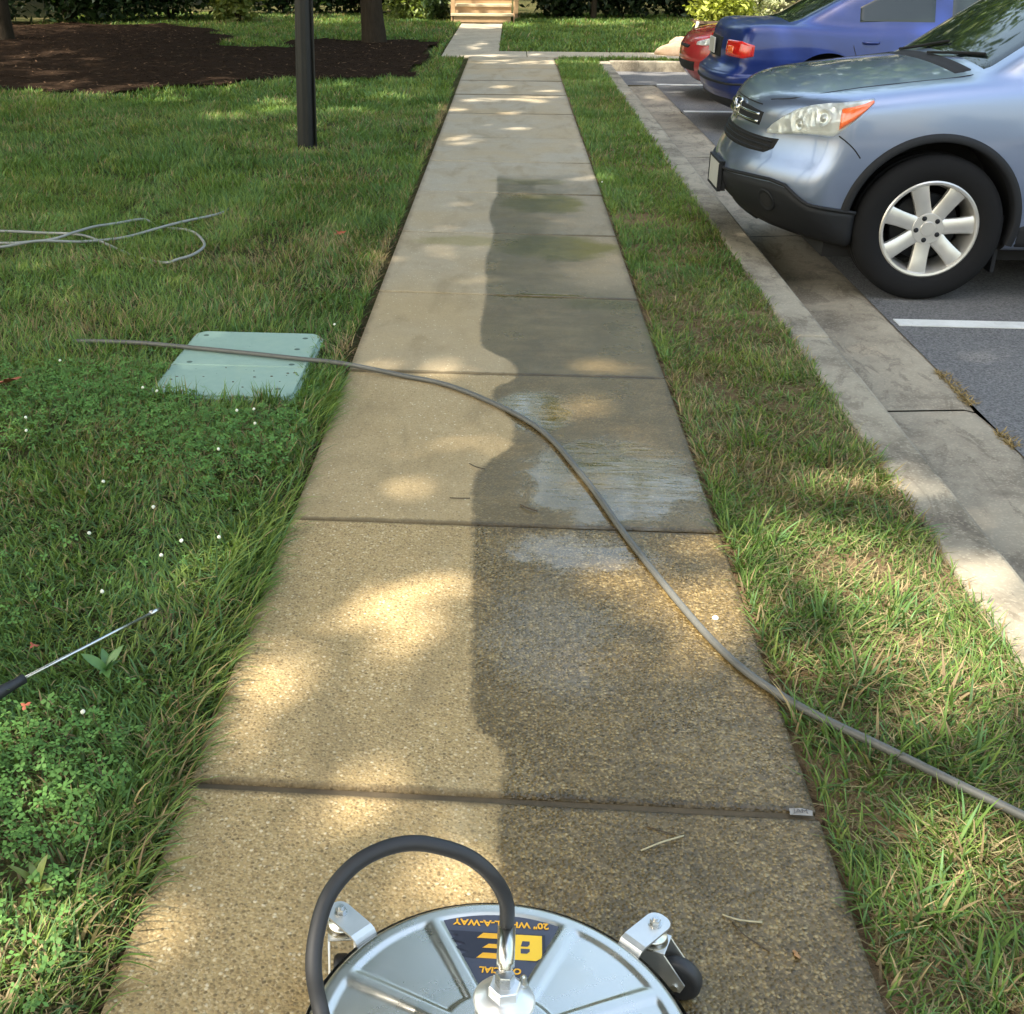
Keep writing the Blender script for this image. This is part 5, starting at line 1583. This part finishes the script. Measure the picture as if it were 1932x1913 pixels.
# plate
npm = mesh_obj('number_plate', *box(-.024, -.016, -.155, .155, .405, .545, .003), M['number_plate'], suv, smooth=False)
mesh_obj('plate_frame', *join([box(-.027, -.005, -.168, .168, .392, .406, .003), box(-.027, -.005, -.168, .168, .544, .558, .003), box(-.027, -.005, -.168, -.153, .407, .543, .003), box(-.027, -.005, .153, .168, .407, .543, .003), box(-.0155, .02, -.16, .16, .395, .555, .0)]), M['clad'], npm, smooth=False)
# arch flares
def arch(B, xc, zc, r0, r1, s, a0, a1, mat, parent, off=.014, name='arch_flare'):
    n = 48; V = []; rr = [r0-.002, r0, r0+.008, (r0+r1)/2, r1-.006, r1]; oo = [-.05, .010, off, off, off*.8, -.006]
    X = []; Z = []
    for i in range(n+1):
        a = R(a0+(a1-a0)*i/n)
        for r in rr: X.append(xc+r*math.cos(a)); Z.append(zc+r*math.sin(a))
    P = side_points(B, X, Z, s)
    P[:, 1] += s*np.tile(oo, n+1)
    m = len(rr)
    F = [(i*m+j, (i+1)*m+j, (i+1)*m+j+1, i*m+j+1) for i in range(n) for j in range(m-1)]
    return mesh_obj(name, P, F, mat, parent)
for s in (-1, 1):
    arch(SUV, .895, .385, .398, .440, s, -14, 172, M['clad'], suv)
    arch(SUV, 3.52, .385, .398, .440, s, -10, 190, M['clad'], suv)
    for wx in (.90, 3.52):
        wheel(wx, s, .36, .232, suv)
    # sill cladding and mud flap
    mesh_obj('sill', *strip(SUV, dense([(1.30, .262), (3.12, .262)], 30), dense([(1.30, .40), (3.12, .40)], 30), lambda u, w, s=s: side_points(SUV, u, w, s), .012, 6), M['clad'], suv)
    mesh_obj('mud_flap', *box(1.262, 1.285, s*.72-.10*(s < 0), s*.72+.10*(s > 0), .13, .42, .006), M['clad'], suv, smooth=False)
    mesh_obj('side_window', *strip(SUV, dense([(1.52, 1.115), (2.32, 1.115)], 24), dense([(1.52, 1.20), (1.75, 1.36), (2.0, 1.50), (2.32, 1.56)], 24), lambda u, w, s=s: side_points(SUV, u, w, s), .004, 10), M['carglass'], suv)
    mesh_obj('side_window', *strip(SUV, dense([(2.42, 1.115), (3.25, 1.12)], 24), dense([(2.42, 1.565), (3.25, 1.55)], 24), lambda u, w, s=s: side_points(SUV, u, w, s), .004, 10), M['carglass'], suv)
    mm = mesh_obj('wing_mirror', *join([xform(lathe([(0, -.10), (.05, -.098), (.085, -.06), (.095, 0), (.09, .05), (.06, .06), (0, .06)], 20, 'x'), Matrix.Translation((1.66, s*1.0, 1.17)) @ Matrix.Scale(1.2, 4, (0, 1, 0))), box(1.6, 1.68, min(s*.84, s*.95), max(s*.84, s*.95), 1.10, 1.15, .01)]), M['suv'], suv)
    # seams
    seam(SUV, side_points(SUV, [1.40, 1.375, 1.36, 1.36, 1.37], [1.08, .9, .7, .5, .4], s), 'door_seam', suv)
    seam(SUV, side_points(SUV, [2.38, 2.38, 2.38, 2.37], [1.1, .85, .6, .42], s), 'door_seam', suv)
    seam(SUV, [wrap_points(SUV, OX, [s*a], [b])[0] for a, b in ((68.6, .80), (71.0, .775), (73.5, .74), (75.5, .70))], 'bumper_seam', suv)
    seam(SUV, np.concatenate([top_points(SUV, [.165, .25, .388, .545, .75, .95, 1.06], [-s*v for v in (-.40, -.575, -.655, -.665, -.675, -.68, -.67)])]), 'bonnet_seam', suv)
    hd = mesh_obj('door_handle', *tube(spline([Vector(side_points(SUV, [x_], [.93], s)[0])+Vector((0, s*o_, 0)) for x_, o_ in ((2.12, -.002), (2.16, .03), (2.26, .03), (2.30, -.002))], 4), .011, 8), M['suv'], suv)
seam(SUV, wrap_points(SUV, OX, np.linspace(-30, 30, 14), np.full(14, .884)), 'bonnet_seam', suv)
# windscreen, cowl, wipers
xs = np.linspace(1.09, 1.80, 22)
lo_ = [(x_, -(.66+.0*x_)) for x_ in xs]; hi_ = [(x_, .66) for x_ in xs]
def wsl(x_): return .71-.06*(x_-1.09)/.71-.10*max(0, (1.16-x_)/.07)**2*.5
ws = mesh_obj('windscreen', *strip(SUV, [(x_, -wsl(x_)) for x_ in xs], [(x_, wsl(x_)) for x_ in xs], lambda u, w: top_points(SUV, u, w), .004, 24, rim=True), M['carglass'], suv)
xs = np.linspace(.985, 1.10, 6)
cw = mesh_obj('cowl', *strip(SUV, [(x_, -.62) for x_ in xs], [(x_, .62) for x_ in xs], lambda u, w: top_points(SUV, u, w), .004, 24), M['well'], suv)
for (a, b, c) in ((.05, -.50, 1.13), (.55, .05, 1.13)):
    P = top_points(SUV, np.linspace(1.06, c+.03, 10), np.linspace(a, b, 10)); P[:, 2] += .016
    mesh_obj('wiper', *tube([Vector(q) for q in P], .008, 6), M['well'], cw)
xs = np.linspace(4.02, 4.3, 8)
mesh_obj('rear_window', *strip(SUV, [(x_, -.55) for x_ in xs], [(x_, .55) for x_ in xs], lambda u, w: top_points(SUV, u, w), .004, 12), M['carglass'], suv)
mesh_obj('underbody', *box(.45, 4.2, -.70, .70, .17, .30), M['well'], suv, smooth=False)

# ---------------------------------------------------------------- dark blue sedan, backed in
sed = props(empty('parked_sedan', (1.90+4.42, 12.45, -.132), math.pi), 'dark blue sedan parked tail to the kerb, middle of the three cars', 'car', 'cars parked along the kerb')
shell(SEDAN, (.86, 3.45), .355, 'body', M['blue'], sed)
ORX = SEDAN.L-.75
WR = wr(SEDAN, ORX)
for s in (1, -1):
    # tail lamps wrap round the rear corner; 180 is straight back
    lo_ = dense([(180-62, .70), (180-56, .675), (180-36, .675)], 24); hi_ = dense([(180-62, .80), (180-54, .835), (180-36, .835)], 24)
    sg = lambda L_: [(p if s > 0 else 360-p, q) for p, q in L_]
    tl = mesh_obj('tail_light', *strip(SEDAN, sg(lo_), sg(hi_), WR, .012, 10), M['red_lens'], sed)
    lo_ = dense([(180-48, .70), (180-39, .70)], 10); hi_ = dense([(180-48, .79), (180-39, .79)], 10)
    mesh_obj('indicator', *strip(SEDAN, sg(lo_), sg(hi_), WR, .015, 6), M['amber'], tl)
    for wx in (.86, 3.45): wheel(wx, s, .31, .19, sed, nsp=6, width=.19, yc=.755)
    mesh_obj('side_window', *strip(SEDAN, dense([(1.62, .975), (2.42, .975)], 20), dense([(1.62, 1.06), (1.95, 1.24), (2.42, 1.30)], 20), lambda u, w, s=s: side_points(SEDAN, u, w, s), .002, 10), M['carglass'], sed)
    mesh_obj('side_window', *strip(SEDAN, dense([(2.50, .975), (3.22, .985)], 20), dense([(2.50, 1.30), (2.95, 1.27), (3.22, 1.12)], 20), lambda u, w, s=s: side_points(SEDAN, u, w, s), .002, 10), M['carglass'], sed)
    seam(SEDAN, side_points(SEDAN, [2.46, 2.46, 2.46, 2.45], [.96, .8, .6, .3], s), 'door_seam', sed)
    seam(SEDAN, side_points(SEDAN, [3.26, 3.24, 3.18, 3.10], [.95, .8, .65, .55], s), 'door_seam', sed)
    mesh_obj('side_moulding', *strip(SEDAN, dense([(1.3, .50), (3.05, .50)], 20), dense([(1.3, .54), (3.05, .54)], 20), lambda u, w, s=s: side_points(SEDAN, u, w, s), .012, 3), M['blue'], sed)
    mesh_obj('door_handle', *tube(spline([Vector(side_points(SEDAN, [x_], [.83], s)[0])+Vector((0, s*o_, 0)) for x_, o_ in ((3.02, -.002), (3.05, .025), (3.13, .025), (3.16, -.002))], 4), .011, 8), M['blue'], sed)
xs = np.linspace(3.22, 3.80, 16)
mesh_obj('rear_window', *strip(SEDAN, [(x_, -.60) for x_ in xs], [(x_, .60) for x_ in xs], lambda u, w: top_points(SEDAN, u, w), .005, 16), M['carglass'], sed)
xs = np.linspace(1.22, 1.88, 12)
mesh_obj('windscreen', *strip(SEDAN, [(x_, -.62) for x_ in xs], [(x_, .62) for x_ in xs], lambda u, w: top_points(SEDAN, u, w), .005, 16), M['carglass'], sed)
rb = mesh_obj('rear_bumper', *strip(SEDAN, dense([(180-70, .34), (180+70, .34)], 60), dense([(180-70, .56), (180+70, .56)], 60), WR, .010, 8), M['blue'], sed)
mesh_obj('rear_valance', *strip(SEDAN, dense([(180-66, .215), (180+66, .215)], 60), dense([(180-66, .335), (180+66, .335)], 60), WR, .012, 4), M['clad'], sed)
mesh_obj('bumper_insert', *strip(SEDAN, dense([(180-66, .44), (180+66, .44)], 60), dense([(180-66, .475), (180+66, .475)], 60), WR, .024, 3), M['clad'], rb)
mesh_obj('number_plate', *xform(box(0, .012, -.15, .15, .68, .82, .003), Matrix.Translation((SEDAN.L-.055, 0, 0))), M['number_plate'], sed, smooth=False)
mesh_obj('boot_panel', *strip(SEDAN, dense([(180-26, .63), (180+26, .63)], 30), dense([(180-26, .86), (180+26, .86)], 30), WR, .006, 6), M['clad'], sed)
mesh_obj('underbody', *box(.4, 4.1, -.66, .66, .16, .28), M['well'], sed, smooth=False)

# ---------------------------------------------------------------- red hatchback, furthest
red = props(empty('parked_hatchback', (1.97, 14.80, -.132)), 'red hatchback parked nose to the kerb behind the blue sedan', 'car', 'cars parked along the kerb')
shell(HATCH, (.80, 3.30), .35, 'body', M['red'], red)
W3 = wr(HATCH, .75)
for s in (1, -1):
    lo_ = dense([(36, .60), (50, .60), (68, .68)], 20); hi_ = dense([(36, .63), (50, .685), (60, .715), (68, .73)], 20)
    hl = mesh_obj('headlight', *strip(HATCH, [(s*p, q) for p, q in lo_], [(s*p, q) for p, q in hi_], W3, .004, 8), M['reflector'], red)
    mesh_obj('lens', *strip(HATCH, [(s*p, q) for p, q in lo_], [(s*p, q) for p, q in hi_], W3, .012, 8), M['lens'], hl)
    for wx in (.80, 3.30): wheel(wx, s, .31, .19, red, nsp=5, width=.19, yc=.75)
    mesh_obj('side_window', *strip(HATCH, dense([(1.6, .99), (2.9, 1.0)], 24), dense([(1.6, 1.08), (2.0, 1.28), (2.9, 1.30)], 24), lambda u, w, s=s: side_points(HATCH, u, w, s), .002, 8), M['carglass'], red)
xs = np.linspace(1.22, 1.80, 12)
mesh_obj('windscreen', *strip(HATCH, [(x_, -.62) for x_ in xs], [(x_, .62) for x_ in xs], lambda u, w: top_points(HATCH, u, w), .005, 16), M['carglass'], red)
mesh_obj('grille', *strip(HATCH, dense([(-36, .30), (36, .30)], 40), dense([(-40, .44), (40, .44)], 40), W3, .004, 6), M['well'], red)
mesh_obj('grille', *strip(HATCH, dense([(-24, .55), (24, .55)], 30), dense([(-28, .60), (28, .60)], 30), W3, .004, 5), M['well'], red)
mesh_obj('underbody', *box(.4, 3.8, -.64, .64, .16, .28), M['well'], red, smooth=False)
